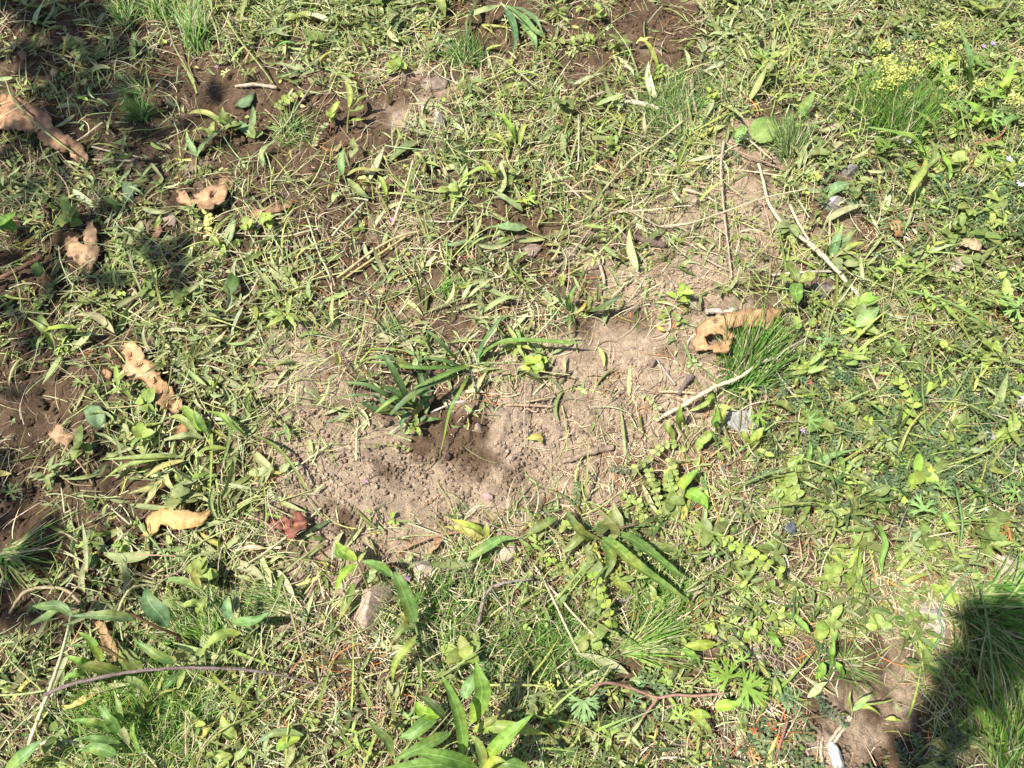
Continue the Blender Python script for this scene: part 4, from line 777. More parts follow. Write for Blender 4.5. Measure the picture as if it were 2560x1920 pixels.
tuft('shaded grass tuft above the dark bare path', 'A', 760, 130, 70, 70, 2.0, 100, 34, ('green', 'cutg'), 706, (.7, .3), -.6, 14)
tuft('dark spiky grass tuft on the bare path', 'A', 850, 700, 90, 60, 2.0, 130, 60, ('green', 'dark'), 707, (.6, .3), -.7, 9)
tuft('low grass tuft fanning toward the oak leaf', 'A', 850, 560, 90, 75, 1.8, 165, 35, ('cutg', 'green'), 708, (.4, .25), -.6, 9)
tuft('thin grass tuft right of the dark bank', 'A', 1720, 800, 110, 85, 1.8, 60, 60, ('green', 'cutg'), 709, (.6, .3), -.8, 16)
tuft('wiry grey green tuft around the bent brown straw', 'C', 130, 640, 300, 85, 1.7, 80, 60, ('blue', 'cutg', 'green'), 710, (.7, .35), -.8, 40)
tuft('wiry grey green tuft left of the bent brown straw', 'C', 20, 700, 160, 80, 1.7, 100, 60, ('blue', 'cutg', 'green'), 711, (.7, .35), -.8, 26)
tuft('dense bright grass tuft below the yellow flower heads', 'C', 1330, 760, 420, 105, 1.8, 95, 42, ('green', 'bright', 'green', 'dark'), 712, (1.0, .3), -.5, 40)
tuft('dense bright grass tuft right half below the flower heads', 'C', 1440, 720, 200, 95, 1.8, 70, 45, ('green', 'bright', 'dark'), 713, (.9, .3), -.5, 30)
tuft('bluish fine tuft under the round pale leaf', 'C', 740, 930, 160, 110, 1.5, 95, 30, ('blue', 'cutg', 'green'), 714, (.8, .3), -.6, 12)
tuft('fine tuft at the middle of the dug soil', 'E', 690, 250, 110, 50, 1.5, 100, 80, G3, 715, (.5, .3), -.8, 12)
tuft('small fine tuft left of the leek clump', 'E', 330, 500, 110, 48, 1.4, 95, 80, ('blue', 'green'), 716, (.6, .3), -.7, 9)
tuft('soft dark green grass cushion at the foot of the root', 'H', 1180, 1060, 420, 85, 1.6, 70, 80, ('green', 'dark', 'green'), 717, (.6, .35), -.8, 50)
tuft('feathery grass cushion below the crossing stalks', 'H', 1400, 900, 300, 105, 1.6, 40, 80, G3, 718, (.5, .3), -.7, 50)
tuft('long bright grass fan spreading right of the toothed leaves', 'H', 1740, 960, 120, 190, 2.2, 20, 22, ('bright', 'green', 'cut'), 719, (.35, .2), -.35, 8)
tuft('green grass under the two long toothed leaves', 'H', 1950, 700, 300, 110, 1.8, 60, 60, G3, 720, (.6, .3), -.7, 46)
tuft('shaded coarse grass tussock', 'I', 1860, 740, 260, 190, 3.6, -18, 34, ('green', 'cutg', 'green'), 721, (.45, .25), -.5, 26)
tuft('shaded coarse grass hanging down from the tussock', 'I', 1880, 800, 200, 180, 3.4, -70, 30, ('green', 'cutg'), 722, (.45, .25), -.5, 26)
tuft('sunlit upright grass at the bottom corner of the plot', 'I', 2040, 1600, 230, 210, 2.6, 80, 26, ('bright', 'cut', 'green'), 723, (.55, .25), -.4, 30)
tuft('sunlit pale grass fringe above the shaded tussock', 'I', 2000, 640, 110, 130, 2.6, 10, 26, ('bright', 'cut'), 724, (.4, .2), -.4, 22)
tuft('pale straight grass bunch under the lance leaves', 'G', 1300, 900, 260, 150, 2.0, 125, 22, ('cut', 'green', 'bright'), 725, (.4, .2), -.4, 30)
tuft('flattened grass bunch left of the toothed leaf plant', 'G', 1700, 700, 200, 140, 1.8, 178, 16, ('cutg', 'cut', 'green'), 726, (.18, .12), -.2, 24)
tuft('feathery bright green plume under the grey twig', 'G', 950, 1400, 900, 120, 1.6, 120, 90, ('green', 'bright', 'bright'), 727, (.5, .4), -.7, 60)
tuft('feathery plume left below the grey twig', 'G', 700, 1350, 400, 120, 1.6, 150, 70, ('green', 'bright'), 728, (.5, .35), -.7, 50)
tuft('dark dense grass around the toothed leaf plant', 'H', 560, 760, 260, 120, 3.0, 70, 70, ('dark', 'green', 'straw'), 729, (.6, .3), -.7, 60)
tuft('dark grass below the sandy rocks', 'H', 800, 800, 300, 120, 2.8, 85, 50, ('dark', 'green', 'cutg', 'straw'), 730, (.6, .3), -.7, 70)
tuft('small star of grass in the brown bare patch', 'I', 1060, 1060, 70, 100, 1.8, 20, 80, ('cutg', 'green'), 731, (.3, .2), -.4, 6)
tuft('dark grass star by the flat pinkish stone', 'I', 1240, 790, 60, 70, 1.8, 0, 60, ('cutg', 'straw'), 732, (.3, .2), -.4, 6)
tuft('spiky grass tuft behind the lobed dark leaf', 'G', 20, 390, 40, 150, 3.0, -20, 30, ('green', 'cutg'), 733, (.3, .15), -.3, 8)
tuft('grass spray at the far edge among strap leaves', 'B', 800, 380, 110, 90, 1.8, 100, 40, ('green', 'dark'), 734, (.6, .3), -.6, 20)
tuft('dark fine tuft left of the pale wilted leaves', 'B', 820, 930, 130, 60, 1.5, 200, 45, ('blue', 'green'), 735, (.4, .25), -.6, 14)

# ------------------------------------------------------------------ larger plants, leaf by leaf
D = dict
plant('leek_plant', 'dark blue green leek clump on the bare soil', 'leek', ('J', 960, 900), [
    ('J', [(1010, 880), (860, 720), (740, 480), (620, 260), (530, 150)], 105, 'leek', D(hs=(6, 40, 60, 62), kind='strap')),
    ('J', [(1010, 900), (860, 780), (690, 650), (480, 570)], 110, 'leek', D(hs=(6, 34, 40), kind='strap')),
    ('J', [(900, 900), (700, 790), (560, 700), (330, 580), (0, 520)], 103, 'leek', D(hs=(4, 30, 44, 36), kind='strap')),
    ('J', [(880, 960), (680, 930), (480, 920), (340, 870), (220, 800)], 114, 'leek', D(hs=(4, 14, 20), kind='strap')),
    ('J', [(640, 980), (780, 850), (900, 740), (1100, 620), (1300, 540), (1560, 440), (1850, 370)], 94, 'leek', D(hs=(34, 50, 60, 50, 14), kind='strap', roll=.3)),
    ('J', [(1720, 300), (1560, 350), (1400, 430), (1150, 530), (940, 620)], 87, 'leekl', D(hs=(16, 44, 62, 64), kind='strap')),
    ('J', [(960, 800), (1000, 700), (1100, 670), (1250, 640)], 89, (.10, .22, .12), D(hs=(30, 50, 54), kind='strap')),
    ('J', [(1600, 320), (1400, 325), (1100, 330), (800, 310), (500, 260), (250, 250)], 64, 'leekl', D(hs=(14, 46, 50, 44), kind='strap')),
    ('J', [(1000, 330), (850, 270), (700, 215), (500, 185), (360, 190), (240, 240)], 69, 'leek', D(hs=(30, 44, 48, 34), kind='strap')),
    ('J', [(1620, 310), (1540, 285), (1350, 225), (1150, 200), (960, 250)], 64, 'leek', D(hs=(12, 44, 50, 36), kind='strap')),
    ('J', [(1640, 300), (1560, 220), (1450, 110), (1350, 0), (1220, -130), (1080, -200)], 73, 'leek', D(hs=(8, 40, 60, 64), kind='strap')),
    ('J', [(1740, 400), (1680, 520), (1600, 660), (1500, 830), (1440, 1000), (1390, 1250), (1300, 1650)], 52, 'leekl', D(hs=(14, 50, 60, 50, 26, 8), kind='lance', fold=.1)),
    ('J', [(940, 840), (800, 760), (720, 740), (620, 800), (520, 880), (410, 970)], 69, 'leekl', D(hs=(20, 40, 34, 16), kind='strap')),
    ('J', [(820, 960), (620, 860), (520, 780), (360, 680)], 75, (.12, .22, .12), D(hs=(6, 22, 22), kind='strap')),
    ('J', [(960, 960), (860, 990), (800, 1080), (790, 1210)], 64, (.09, .20, .12), D(hs=(10, 18, 6), kind='strap')),
    ('J', [(1130, 960), (1150, 850), (1110, 700), (1080, 560), (1050, 400), (1050, 230), (1080, 80)], 85, 'leek', D(hs=(8, 24, 30, 30), kind='strap')),
    ('J', [(980, 1130), (1080, 1040), (1140, 980)], 52, (.10, .20, .13), D(hs=(14, 20, 20), kind='strap')),
    ('J', [(1000, 980), (1100, 800), (1200, 740), (1280, 680)], 69, 'leek', D(hs=(10, 26, 26), kind='strap')),
    ('E', [(870, 650), (930, 600), (1000, 560), (1100, 547), (1250, 550), (1380, 558), (1510, 565)], 34, 'leekl', D(hs=(14, 36, 44, 40, 34), kind='strap')),
    ('E', [(860, 660), (900, 560), (960, 470), (1020, 385)], 29, 'leek', D(hs=(14, 40, 50), kind='strap')),
    ('J', [(500, 745), (400, 720), (200, 705), (0, 735), (-180, 770)], 39, 'leek', D(hs=(20, 34, 34, 26), kind='lance')),
    ('J', [(900, 950), (1000, 1000), (940, 900), (820, 880)], 46, (.30, .30, .08), D(hs=(8, 14, 16))),
])
plant('leek_seedling', 'small leek seedling with leaves sprawling at the bare soil', 'leek', ('K', 980, 340), [
    ('K', [(970, 330), (900, 260), (830, 170), (790, 60), (740, -80)], 58, 'leek', D(hs=(6, 30, 48), kind='strap')),
    ('K', [(975, 330), (930, 200), (890, 90), (860, -40)], 54, 'green', D(hs=(6, 34, 52), kind='strap')),
    ('K', [(980, 330), (955, 180), (990, 70), (1055, -40)], 62, (.16, .30, .07), D(hs=(6, 30, 46), kind='strap')),
    ('K', [(965, 320), (962, 450), (958, 580), (980, 730)], 42, 'green', D(hs=(10, 26, 14), kind='blade')),
    ('K', [(980, 340), (1010, 430), (1035, 500), (1070, 575)], 44, 'green', D(hs=(8, 16, 6), kind='blade')),
    ('K', [(1190, 350), (1240, 325), (1400, 275), (1550, 180), (1730, 70)], 86, 'leek', D(hs=(4, 24, 40, 44), kind='strap')),
    ('K', [(1180, 365), (1215, 280), (1225, 180), (1232, 50)], 58, 'green', D(hs=(4, 26, 36), kind='strap')),
    ('K', [(1190, 370), (1250, 270), (1290, 170), (1310, 80)], 44, 'green', D(hs=(4, 18, 26), kind='blade')),
    ('K', [(1060, 350), (1130, 290), (1165, 240), (1195, 180)], 48, (.42, .30, .06), D(hs=(4, 10, 10), kind='lance')),
    ('K', [(950, 370), (910, 430), (870, 480), (810, 540)], 50, (.12, .22, .14), D(hs=(4, 6, 4), kind='strap')),
    ('K', [(1230, 320), (1330, 280), (1420, 258), (1550, 265)], 30, 'bright', D(hs=(6, 22, 20), kind='blade')),
])
plant('seedling', 'tiny fresh seedling at the foot of the leek clump', 'seedling', ('J', 985, 1150), [
    ('J', [(985, 1150), (920, 1190), (845, 1250)], 80, 'bright', D(hs=(12, 18, 14), kind='ovate')), ('J', [(990, 1150), (1030, 1200), (1045, 1265)], 70, 'bright', D(hs=(12, 18, 12), kind='ovate')),
    ('J', [(985, 1140), (1000, 1070), (985, 990)], 76, 'green', D(hs=(12, 22, 22), kind='ovate')), ('J', [(980, 1145), (940, 1120), (890, 1100)], 56, 'bright', D(hs=(12, 18, 16), kind='ovate')),
    ('J', [(1080, 1090), (1170, 1050), (1250, 1035), (1350, 1045)], 70, (.17, .27, .09), D(hs=(10, 16, 10), kind='lance'))])
SR = D(serr=.05, n=34)
plant('toothed_leaf_plant', 'weed with two long toothed leaves reaching over fine grass', 'weed', ('H', 1570, 300), [
    ('H', [(1600, 290), (1690, 355), (1790, 450), (1950, 560), (2110, 668)], 76, (.085, .21, .045), D(hs=(24, 44, 52, 50, 44), **SR)),
    ('H', [(1690, 265), (1790, 310), (1880, 380), (2000, 470), (2095, 548)], 68, (.085, .21, .045), D(hs=(24, 46, 54, 48), **SR)),
    ('H', [(1590, 300), (1650, 380), (1645, 460), (1605, 545)], 66, (.06, .18, .04), D(hs=(22, 34, 30), **SR)),
    ('H', [(1550, 300), (1480, 265), (1425, 200), (1385, 120)], 66, 'green', D(hs=(24, 36, 34), **SR)),
    ('H', [(1545, 300), (1480, 285), (1420, 340), (1355, 392)], 62, 'green', D(hs=(22, 30, 24), **SR)),
    ('H', [(1500, 250), (1340, 170), (1220, 235), (1120, 312)][1:], 56, 'green', D(hs=(26, 30, 20), **SR)),
    ('H', [(1830, 325), (1920, 345), (2000, 360), (2070, 375)], 60, 'green', D(hs=(18, 22, 18))),
    ('H', [(1720, 250), (1700, 190), (1680, 140), (1665, 70)], 52, 'cut', D(hs=(26, 34, 30))),
    ('H', [(1670, 530), (1700, 560), (1750, 600), (1805, 625)], 60, 'green', D(hs=(14, 18, 14), kind='ovate')),
    ('H', [(1560, 320), (1560, 390), (1590, 440), (1620, 480)], 44, 'yel', D(hs=(16, 22, 14))),
    ('H', [(1600, 560), (1660, 520), (1700, 480), (1690, 400)], 46, 'green', D(hs=(14, 18, 16))),
], [('H', [(1560, 295), (1620, 275), (1700, 240), (1810, 212)], 22, (.16, .10, .07), (14, 26, 30)), ('H', [(1530, 380), (1550, 330), (1565, 295)], 20, (.25, .25, .12), (4, 14, 22))])
plant('lance_leaf', 'single lance leaf lying over the sandy rock', 'weed', ('H', 820, 420), [('H', [(800, 430), (870, 375), (940, 330), (1010, 300), (1100, 300)], 64, (.14, .27, .07), D(hs=(16, 30, 30, 26), **SR))], [('H', [(1090, 300), (1180, 262), (1260, 215)], 10, 'stem', (26, 26, 18))])
plant('yellowing_weed', 'yellowing weed with bent narrow leaves at the rim of the sandy hollow', 'weed', ('H', 905, 300), [
    ('H', [(900, 295), (830, 270), (740, 240), (640, 228)], 44, 'yel', D(hs=(6, 14, 16, 10))), ('H', [(905, 290), (860, 245), (790, 215), (690, 180)], 52, (.38, .46, .08), D(hs=(6, 22, 26, 18))),
    ('H', [(910, 295), (915, 250), (920, 205)], 40, 'bright', D(hs=(6, 18, 24), kind='strap')), ('H', [(890, 300), (850, 300), (810, 285), (770, 262)], 26, 'yel', D(hs=(4, 10, 10)))],
    [('H', [(905, 300), (940, 230), (980, 160), (1010, 120)], 9, (.28, .20, .08), (4, 16, 20))])
plant('toothed_leaf_plant', 'weed with one upright notched leaf and drooping pale leaves', 'weed', ('H', 495, 810), [
    ('H', [(485, 795), (455, 700), (425, 620), (395, 550), (365, 495)], 82, (.11, .26, .06), D(hs=(40, 62, 72, 70), kind='strap', **SR)),
    ('H', [(490, 820), (440, 825), (400, 850), (370, 900)], 60, 'green', D(hs=(36, 42, 36), kind='ovate')),
    ('H', [(480, 810), (440, 770), (410, 740)], 50, 'green', D(hs=(34, 42, 40), kind='ovate')),
    ('H', [(500, 870), (460, 930), (400, 1000), (365, 1070), (358, 1165)], 52, 'lime', D(hs=(40, 52, 46, 24), **SR)),
    ('H', [(360, 525), (300, 480), (240, 450), (170, 430)], 60, (.11, .24, .05), D(hs=(50, 54, 52))),
], [('H', [(650, 1110), (590, 1020), (530, 930), (490, 800)], 22, (.14, .18, .07), (6, 24, 34, 40))])
plant('toothed_leaf_plant', 'bright lance leaved shoot just above the largest sandy rock', 'weed', ('G', 2000, 560), [
    ('H', [(150, 430), (90, 395), (50, 360), (20, 310)], 66, 'lime', D(hs=(40, 50, 48))), ('H', [(155, 415), (90, 400), (40, 390), (18, 350)], 60, (.14, .27, .06), D(hs=(36, 40, 36))),
    ('H', [(145, 455), (90, 490), (50, 540), (25, 610)], 56, (.26, .38, .05), D(hs=(40, 46, 30))), ('H', [(160, 430), (200, 380), (170, 370), (120, 385)][:2], 30, 'bright', D(hs=(38, 44))),
    ('H', [(130, 560), (100, 650), (70, 720), (40, 790)], 56, 'green', D(hs=(20, 24, 14))), ('H', [(0, 700), (60, 670), (100, 640)], 44, 'cut', D(hs=(12, 20, 22)))],
    [('H', [(260, 700), (200, 560), (150, 430)], 14, (.20, .17, .08), (6, 26, 40))])
plant('lance_leaved_plant', 'large lance leaved plant fanning out at the near edge', 'weed', ('H', 870, 1680), [
    ('H', [(770, 1590), (775, 1480), (745, 1330), (700, 1210), (645, 1100)], 67, (.10, .25, .045), D(hs=(60, 100, 130, 140))),
    ('H', [(825, 1395), (870, 1290), (890, 1200), (870, 1110), (852, 1015)], 94, (.14, .30, .05), D(hs=(60, 90, 110, 110))),
    ('H', [(890, 1640), (960, 1550), (1040, 1470), (1110, 1410), (1195, 1338)], 73, (.13, .29, .05), D(hs=(60, 110, 130, 130))),
    ('H', [(835, 1440), (950, 1415), (1060, 1420), (1170, 1440), (1290, 1462)], 67, 'lime', D(hs=(50, 70, 72, 60))),
    ('H', [(860, 1655), (730, 1610), (600, 1580), (465, 1570)], 76, (.11, .26, .05), D(hs=(70, 110, 120))),
    ('H', [(840, 1430), (900, 1400), (950, 1370), (990, 1342)], 40, 'bright', D(hs=(50, 70, 70))),
    ('H', [(830, 1660), (660, 1640), (480, 1650), (250, 1680)], 80, (.13, .28, .06), D(hs=(60, 90, 90))),
    ('H', [(710, 1450), (600, 1500), (480, 1560), (358, 1612)], 67, (.12, .26, .06), D(hs=(40, 60, 60))),
    ('H', [(630, 1355), (560, 1390), (480, 1450), (395, 1478)], 80, (.12, .26, .06), D(hs=(40, 56, 50))),
    ('H', [(640, 1350), (580, 1340), (520, 1320), (500, 1265)], 64, (.24, .38, .04), D(hs=(40, 50, 50), kind='ovate')),
    ('H', [(680, 1370), (630, 1320), (570, 1260), (510, 1228)], 48, 'dark', D(hs=(40, 50, 44))),
    ('H', [(905, 1690), (890, 1590), (860, 1510), (820, 1460)], 52, 'bright', D(hs=(70, 96, 100))),
    ('H', [(890, 1690), (980, 1640), (1090, 1640), (1210, 1690)], 76, (.06, .17, .04), D(hs=(60, 80, 70))),
    ('H', [(880, 1700), (940, 1630), (980, 1610), (1035, 1622)], 44, 'lime', D(hs=(80, 110, 110))),
    ('H', [(790, 1250), (800, 1200), (830, 1140), (850, 1080)], 72, (.17, .27, .09), D(hs=(30, 40, 40))),
    ('H', [(360, 1590), (330, 1500), (270, 1440), (210, 1370)], 49, 'green', D(hs=(40, 60, 50))),
], [('H', [(880, 1760), (850, 1600), (790, 1480), (710, 1390)], 17, (.20, .27, .10), (10, 50, 60, 50)), ('H', [(210, 1370), (215, 1300), (270, 1220), (300, 1140)], 9, 'stem', (50, 46, 36))])
plant('lance_leaved_plant', 'leaning brown stem bearing two dark lance leaves', 'weed', ('G', 1160, 920), [
    ('G', [(800, 780), (700, 765), (600, 755), (410, 757)], 62, (.06, .18, .08), D(hs=(60, 74, 76))),
    ('G', [(990, 825), (955, 760), (900, 700), (872, 640), (875, 580)], 92, (.08, .19, .07), D(hs=(50, 66, 70, 62))),
    ('G', [(430, 760), (350, 700), (260, 700), (190, 700)], 50, (.16, .24, .08), D(hs=(60, 56, 40))), ('G', [(430, 690), (350, 720), (260, 770), (170, 812)], 52, (.16, .24, .08), D(hs=(50, 46, 36)))],
    [('G', [(1140, 915), (1020, 860), (900, 810), (740, 725)], 17, (.12, .06, .03), (10, 40, 56, 64))])
plant('lance_leaved_plant', 'slanting hairy stem with a light pair of leaves near its tip', 'weed', ('G', 1530, 970), [
    ('G', [(1200, 705), (1150, 685), (1110, 690), (1065, 695)], 46, 'bright', D(hs=(56, 66, 60))), ('G', [(1215, 640), (1200, 680), (1180, 720), (1200, 760)], 50, 'bright', D(hs=(56, 66, 50), kind='ovate')),
    ('G', [(1365, 790), (1440, 795), (1520, 780), (1605, 730)], 54, (.16, .30, .08), D(hs=(46, 54, 50))), ('G', [(1370, 775), (1350, 730), (1345, 690), (1352, 640)], 52, (.15, .26, .10), D(hs=(46, 56, 56), kind='strap')),
    ('G', [(1425, 862), (1330, 865), (1240, 920), (1185, 1000)], 56, 'bright', D(hs=(40, 58, 40))), ('G', [(1190, 600), (1100, 560), (1030, 545), (980, 550)], 46, (.14, .25, .09), D(hs=(56, 56, 46))),
    ('G', [(1190, 600), (1150, 520), (1160, 470)], 40, 'green', D(hs=(56, 60, 50)))],
    [('G', [(1520, 962), (1400, 850), (1280, 700), (1180, 590)], 13, (.22, .24, .11), (8, 40, 54, 56))])
plant('lance_leaved_plant', 'broad rosette of lance leaves beneath the grey twig', 'weed', ('G', 900, 1150), [
    ('L', [(880, 420), (790, 260), (690, 110), (500, -20)], 100, (.15, .31, .06), D(hs=(30, 56, 64))), ('L', [(740, 440), (620, 420), (500, 390), (340, 320)], 100, (.20, .36, .05), D(hs=(30, 50, 52))),
    ('L', [(1150, 590), (950, 550), (720, 480), (450, 490)], 160, (.055, .14, .03), D(hs=(28, 46, 50))), ('L', [(700, 570), (560, 570), (420, 600), (295, 685)], 96, (.13, .29, .06), D(hs=(26, 42, 36))),
    ('L', [(1400, 540), (1310, 440), (1220, 330), (1155, 180)], 170, (.055, .14, .045), D(hs=(24, 38, 36))), ('L', [(1240, 560), (1180, 440), (1120, 350), (1095, 240)], 84, (.12, .27, .08), D(hs=(28, 40, 38))),
    ('L', [(1860, 440), (1680, 350), (1500, 240), (1280, 100)], 120, (.09, .21, .055), D(hs=(44, 60, 60))), ('L', [(1690, 790), (1760, 730), (1840, 650), (1935, 550)], 110, (.055, .15, .045), D(hs=(24, 34, 32))),
    ('L', [(1900, 790), (1940, 680), (1980, 590), (2020, 540)], 76, 'bright', D(hs=(30, 44, 44))), ('L', [(1290, 940), (1400, 1050), (1500, 1040), (1610, 960)], 130, (.05, .15, .02), D(hs=(20, 30, 26))),
    ('L', [(1480, 780), (1350, 720), (1250, 660), (1180, 600)], 110, (.13, .22, .09), D(hs=(22, 32, 30))), ('L', [(1100, 1480), (1130, 1200), (1080, 980), (1010, 780)], 70, 'bright', D(hs=(30, 60, 70))),
    ('L', [(1750, 420), (1850, 380), (1950, 330), (2100, 280)], 110, 'green', D(hs=(24, 36, 30)))],
    [('L', [(2250, 660), (2050, 530), (1850, 420)], 30, 'stem', (30, 44, 44)), ('L', [(800, 190), (950, 250), (1080, 340), (1220, 400)], 36, (.10, .07, .02), (60, 56, 50))])
plant('lance_leaved_plant', 'lower rosette of lance leaves in the feathery plume', 'weed', ('L', 1330, 1690), [
    ('L', [(990, 1380), (820, 1290), (680, 1240), (400, 1210)], 96, (.11, .25, .05), D(hs=(40, 56, 56))), ('L', [(1100, 1420), (1020, 1280), (930, 1170), (805, 1020)], 124, (.15, .31, .06), D(hs=(40, 62, 66))),
    ('L', [(1120, 1530), (900, 1490), (700, 1470), (470, 1480)], 80, (.10, .22, .05), D(hs=(40, 52, 48))), ('L', [(1060, 1700), (900, 1630), (720, 1600), (520, 1640)], 140, (.12, .28, .08), D(hs=(36, 44, 36))),
    ('L', [(1400, 1700), (1330, 1520), (1280, 1380), (1300, 1240)], 84, (.13, .31, .06), D(hs=(30, 60, 70))), ('L', [(1080, 1400), (1020, 1280), (960, 1130), (840, 960)], 60, (.10, .22, .05), D(hs=(38, 54, 56))),
    ('L', [(1230, 1560), (1180, 1440), (1130, 1330), (1080, 1260)], 80, 'cut', D(hs=(34, 46, 48)))],
    [('L', [(1370, 1760), (1230, 1560), (1080, 1400)], 34, 'stem', (10, 34, 44))])
plant('lance_leaved_plant', 'pale narrow leaved shoot near the feathery plume', 'weed', ('G', 1700, 1640), [
    ('G', [(1800, 1465), (1700, 1450), (1600, 1460), (1505, 1530)], 44, (.17, .27, .10), D(hs=(34, 44, 40))), ('G', [(1780, 1480), (1700, 1500), (1660, 1530), (1640, 1570)], 56, (.18, .34, .05), D(hs=(34, 40, 34))),
    ('G', [(1740, 1500), (1730, 1570), (1710, 1620), (1680, 1680)], 42, 'cut', D(hs=(32, 36, 26))), ('G', [(1400, 1480), (1360, 1450), (1330, 1400), (1310, 1340)], 66, 'bright', D(hs=(20, 26, 26))),
    ('G', [(1180, 1500), (1210, 1450), (1245, 1410), (1275, 1385)], 44, (.44, .38, .10), D(hs=(12, 16, 16)))], [('G', [(1780, 1620), (1780, 1540), (1830, 1460)], 10, 'stem', (10, 26, 36))])
plant('corner_leaf', 'tall blade leaning in at the near shaded corner', 'weed', ('G', 40, 1690), [('G', [(30, 1700), (100, 1620), (180, 1550), (250, 1490)], 62, (.10, .24, .07), D(hs=(40, 60, 60)))])
plant('corner_leaf', 'bright pointed leaf at the shaded side above the brown root', 'weed', ('A', 10, 1400), [('A', [(-50, 1400), (0, 1330), (50, 1290), (95, 1258)], 60, (.16, .32, .05), D(hs=(30, 40, 36))), ('A', [(-40, 1340), (20, 1330), (70, 1350), (80, 1380)], 70, (.12, .26, .05), D(hs=(24, 30, 20)))])
plant('grassy_weed', 'bright grassy weed standing on the dark soil', 'weed', ('D', 320, 620), [
    ('D', [(330, 610), (290, 520), (230, 460), (165, 415)], 36, 'bright', D(hs=(6, 40, 50))), ('D', [(330, 560), (350, 510), (380, 480), (400, 455)], 34, 'bright', D(hs=(10, 34, 40))),
    ('D', [(260, 490), (320, 475), (400, 468), (465, 472)], 40, (.22, .36, .05), D(hs=(36, 46, 44))), ('D', [(330, 610), (270, 530), (230, 560), (215, 610)], 30, 'green', D(hs=(8, 34, 26))),
    ('D', [(300, 500), (260, 450), (240, 420), (235, 390)], 44, 'green', D(hs=(34, 40, 40)))], [('D', [(325, 620), (325, 570), (300, 500)], 10, 'stem', (2, 22, 34))])
plant('broad_grass', 'broad bladed grass laid across the foot of the long ragged leaf', 'grass', ('D', 1130, 1090), [
    ('D', [(1200, 1080), (1140, 1000), (1100, 960), (1090, 930)], 50, (.26, .38, .07), D(hs=(20, 30, 30), kind='strap')), ('D', [(1450, 1110), (1380, 1050), (1310, 990), (1210, 965)], 42, (.26, .38, .07), D(hs=(14, 30, 28))),
    ('D', [(1170, 1110), (1110, 1040), (1050, 1000), (970, 1010)], 40, 'bright', D(hs=(16, 28, 22))), ('D', [(1210, 1130), (1130, 1110), (1050, 1120), (940, 1145)], 44, 'cut', D(hs=(14, 26, 20))),
    ('D', [(1220, 1100), (1190, 1040), (1165, 990), (1150, 955)], 44, (.16, .30, .06), D(hs=(16, 34, 36))), ('D', [(1100, 1240), (960, 1235), (800, 1240), (595, 1255)], 34, 'bright', D(hs=(10, 26, 34, 30))),
    ('D', [(1100, 1235), (900, 1250), (720, 1300), (590, 1395)], 30, 'bright', D(hs=(10, 26, 24, 10))), ('D', [(1360, 1190), (1260, 1185), (1190, 1210), (1150, 1270)], 34, 'bright', D(hs=(14, 28, 14))),
    ('D', [(1290, 1350), (1200, 1350), (1110, 1370), (1050, 1420)], 34, 'lime', D(hs=(10, 22, 12))), ('D', [(1500, 1110), (1590, 1150), (1700, 1240), (1790, 1400)], 20, 'green', D(hs=(10, 26, 26, 10), kind='strap')),
    ('D', [(1560, 1130), (1650, 1190), (1760, 1330), (1850, 1480)], 18, 'green', D(hs=(12, 28, 26, 10), kind='strap'))],
    [('D', [(1320, 1120), (1270, 1040), (1230, 980)], 16, (.14, .07, .03), (4, 14, 16))])
plant('wilted_shoot', 'wilted three leaved shoot lying beside the sandy hollow', 'weed', ('D', 1620, 1330), [
    ('D', [(1620, 1330), (1550, 1330), (1460, 1335)], 60, 'pale', D(hs=(8, 14, 10), kind='ovate')), ('D', [(1620, 1325), (1570, 1280), (1520, 1230), (1495, 1205)], 52, 'pale', D(hs=(8, 14, 12), kind='ovate')),
    ('D', [(1660, 1330), (1720, 1270), (1640, 1260)][:2], 50, 'cut', D(hs=(8, 14)))], [('D', [(1440, 1480), (1540, 1400), (1620, 1330)], 12, (.34, .24, .18), (4, 8, 10))])
plant('wilted_shoot', 'wilted arrow shaped leaf pair under the ragged clippings', 'weed', ('D', 960, 1430), [
    ('D', [(960, 1370), (930, 1420), (890, 1480), (850, 1530)], 50, 'pale', D(hs=(14, 18, 10))), ('D', [(945, 1420), (900, 1430), (830, 1440), (760, 1455)], 40, 'cut', D(hs=(12, 16, 10))),
    ('D', [(990, 1330), (985, 1370), (1010, 1410), (1030, 1440)], 34, 'pale', D(hs=(10, 14, 8)))])
plant('seedling', 'bright upright seedling on the dark bank', 'seedling', ('B', 95, 720), [
    ('B', [(100, 640), (110, 580), (100, 520), (70, 475)], 36, 'lime', D(hs=(30, 50, 56))), ('B', [(110, 640), (150, 600), (190, 575), (240, 568)], 30, 'bright', D(hs=(30, 40, 40))), ('B', [(100, 650), (130, 660), (170, 640), (185, 620)], 40, 'bright', D(hs=(28, 36, 34))),
    ('B', [(90, 720), (130, 712), (195, 708)], 26, 'lime', D(hs=(14, 24, 22))), ('B', [(-10, 720), (0, 680), (20, 630), (48, 605)], 40, 'lime', D(hs=(14, 30, 36)))], [('B', [(92, 790), (92, 720), (105, 640)], 10, 'bright', (0, 16, 30))])
plant('seedling', 'four leaved seedling left of the bright upright seedling', 'seedling', ('P', 1180, 860), [
    ('P', [(1185, 800), (1200, 760), (1220, 720), (1248, 700)], 40, 'lime', D(hs=(20, 34, 36))), ('P', [(1185, 810), (1160, 790), (1145, 760)], 34, 'bright', D(hs=(18, 24, 22))), ('P', [(1185, 850), (1195, 810), (1205, 790), (1208, 760)], 36, 'lime', D(hs=(10, 20, 24)))],
    [('P', [(1165, 940), (1178, 880), (1185, 810)], 8, (.3, .12, .07), (0, 12, 20))])
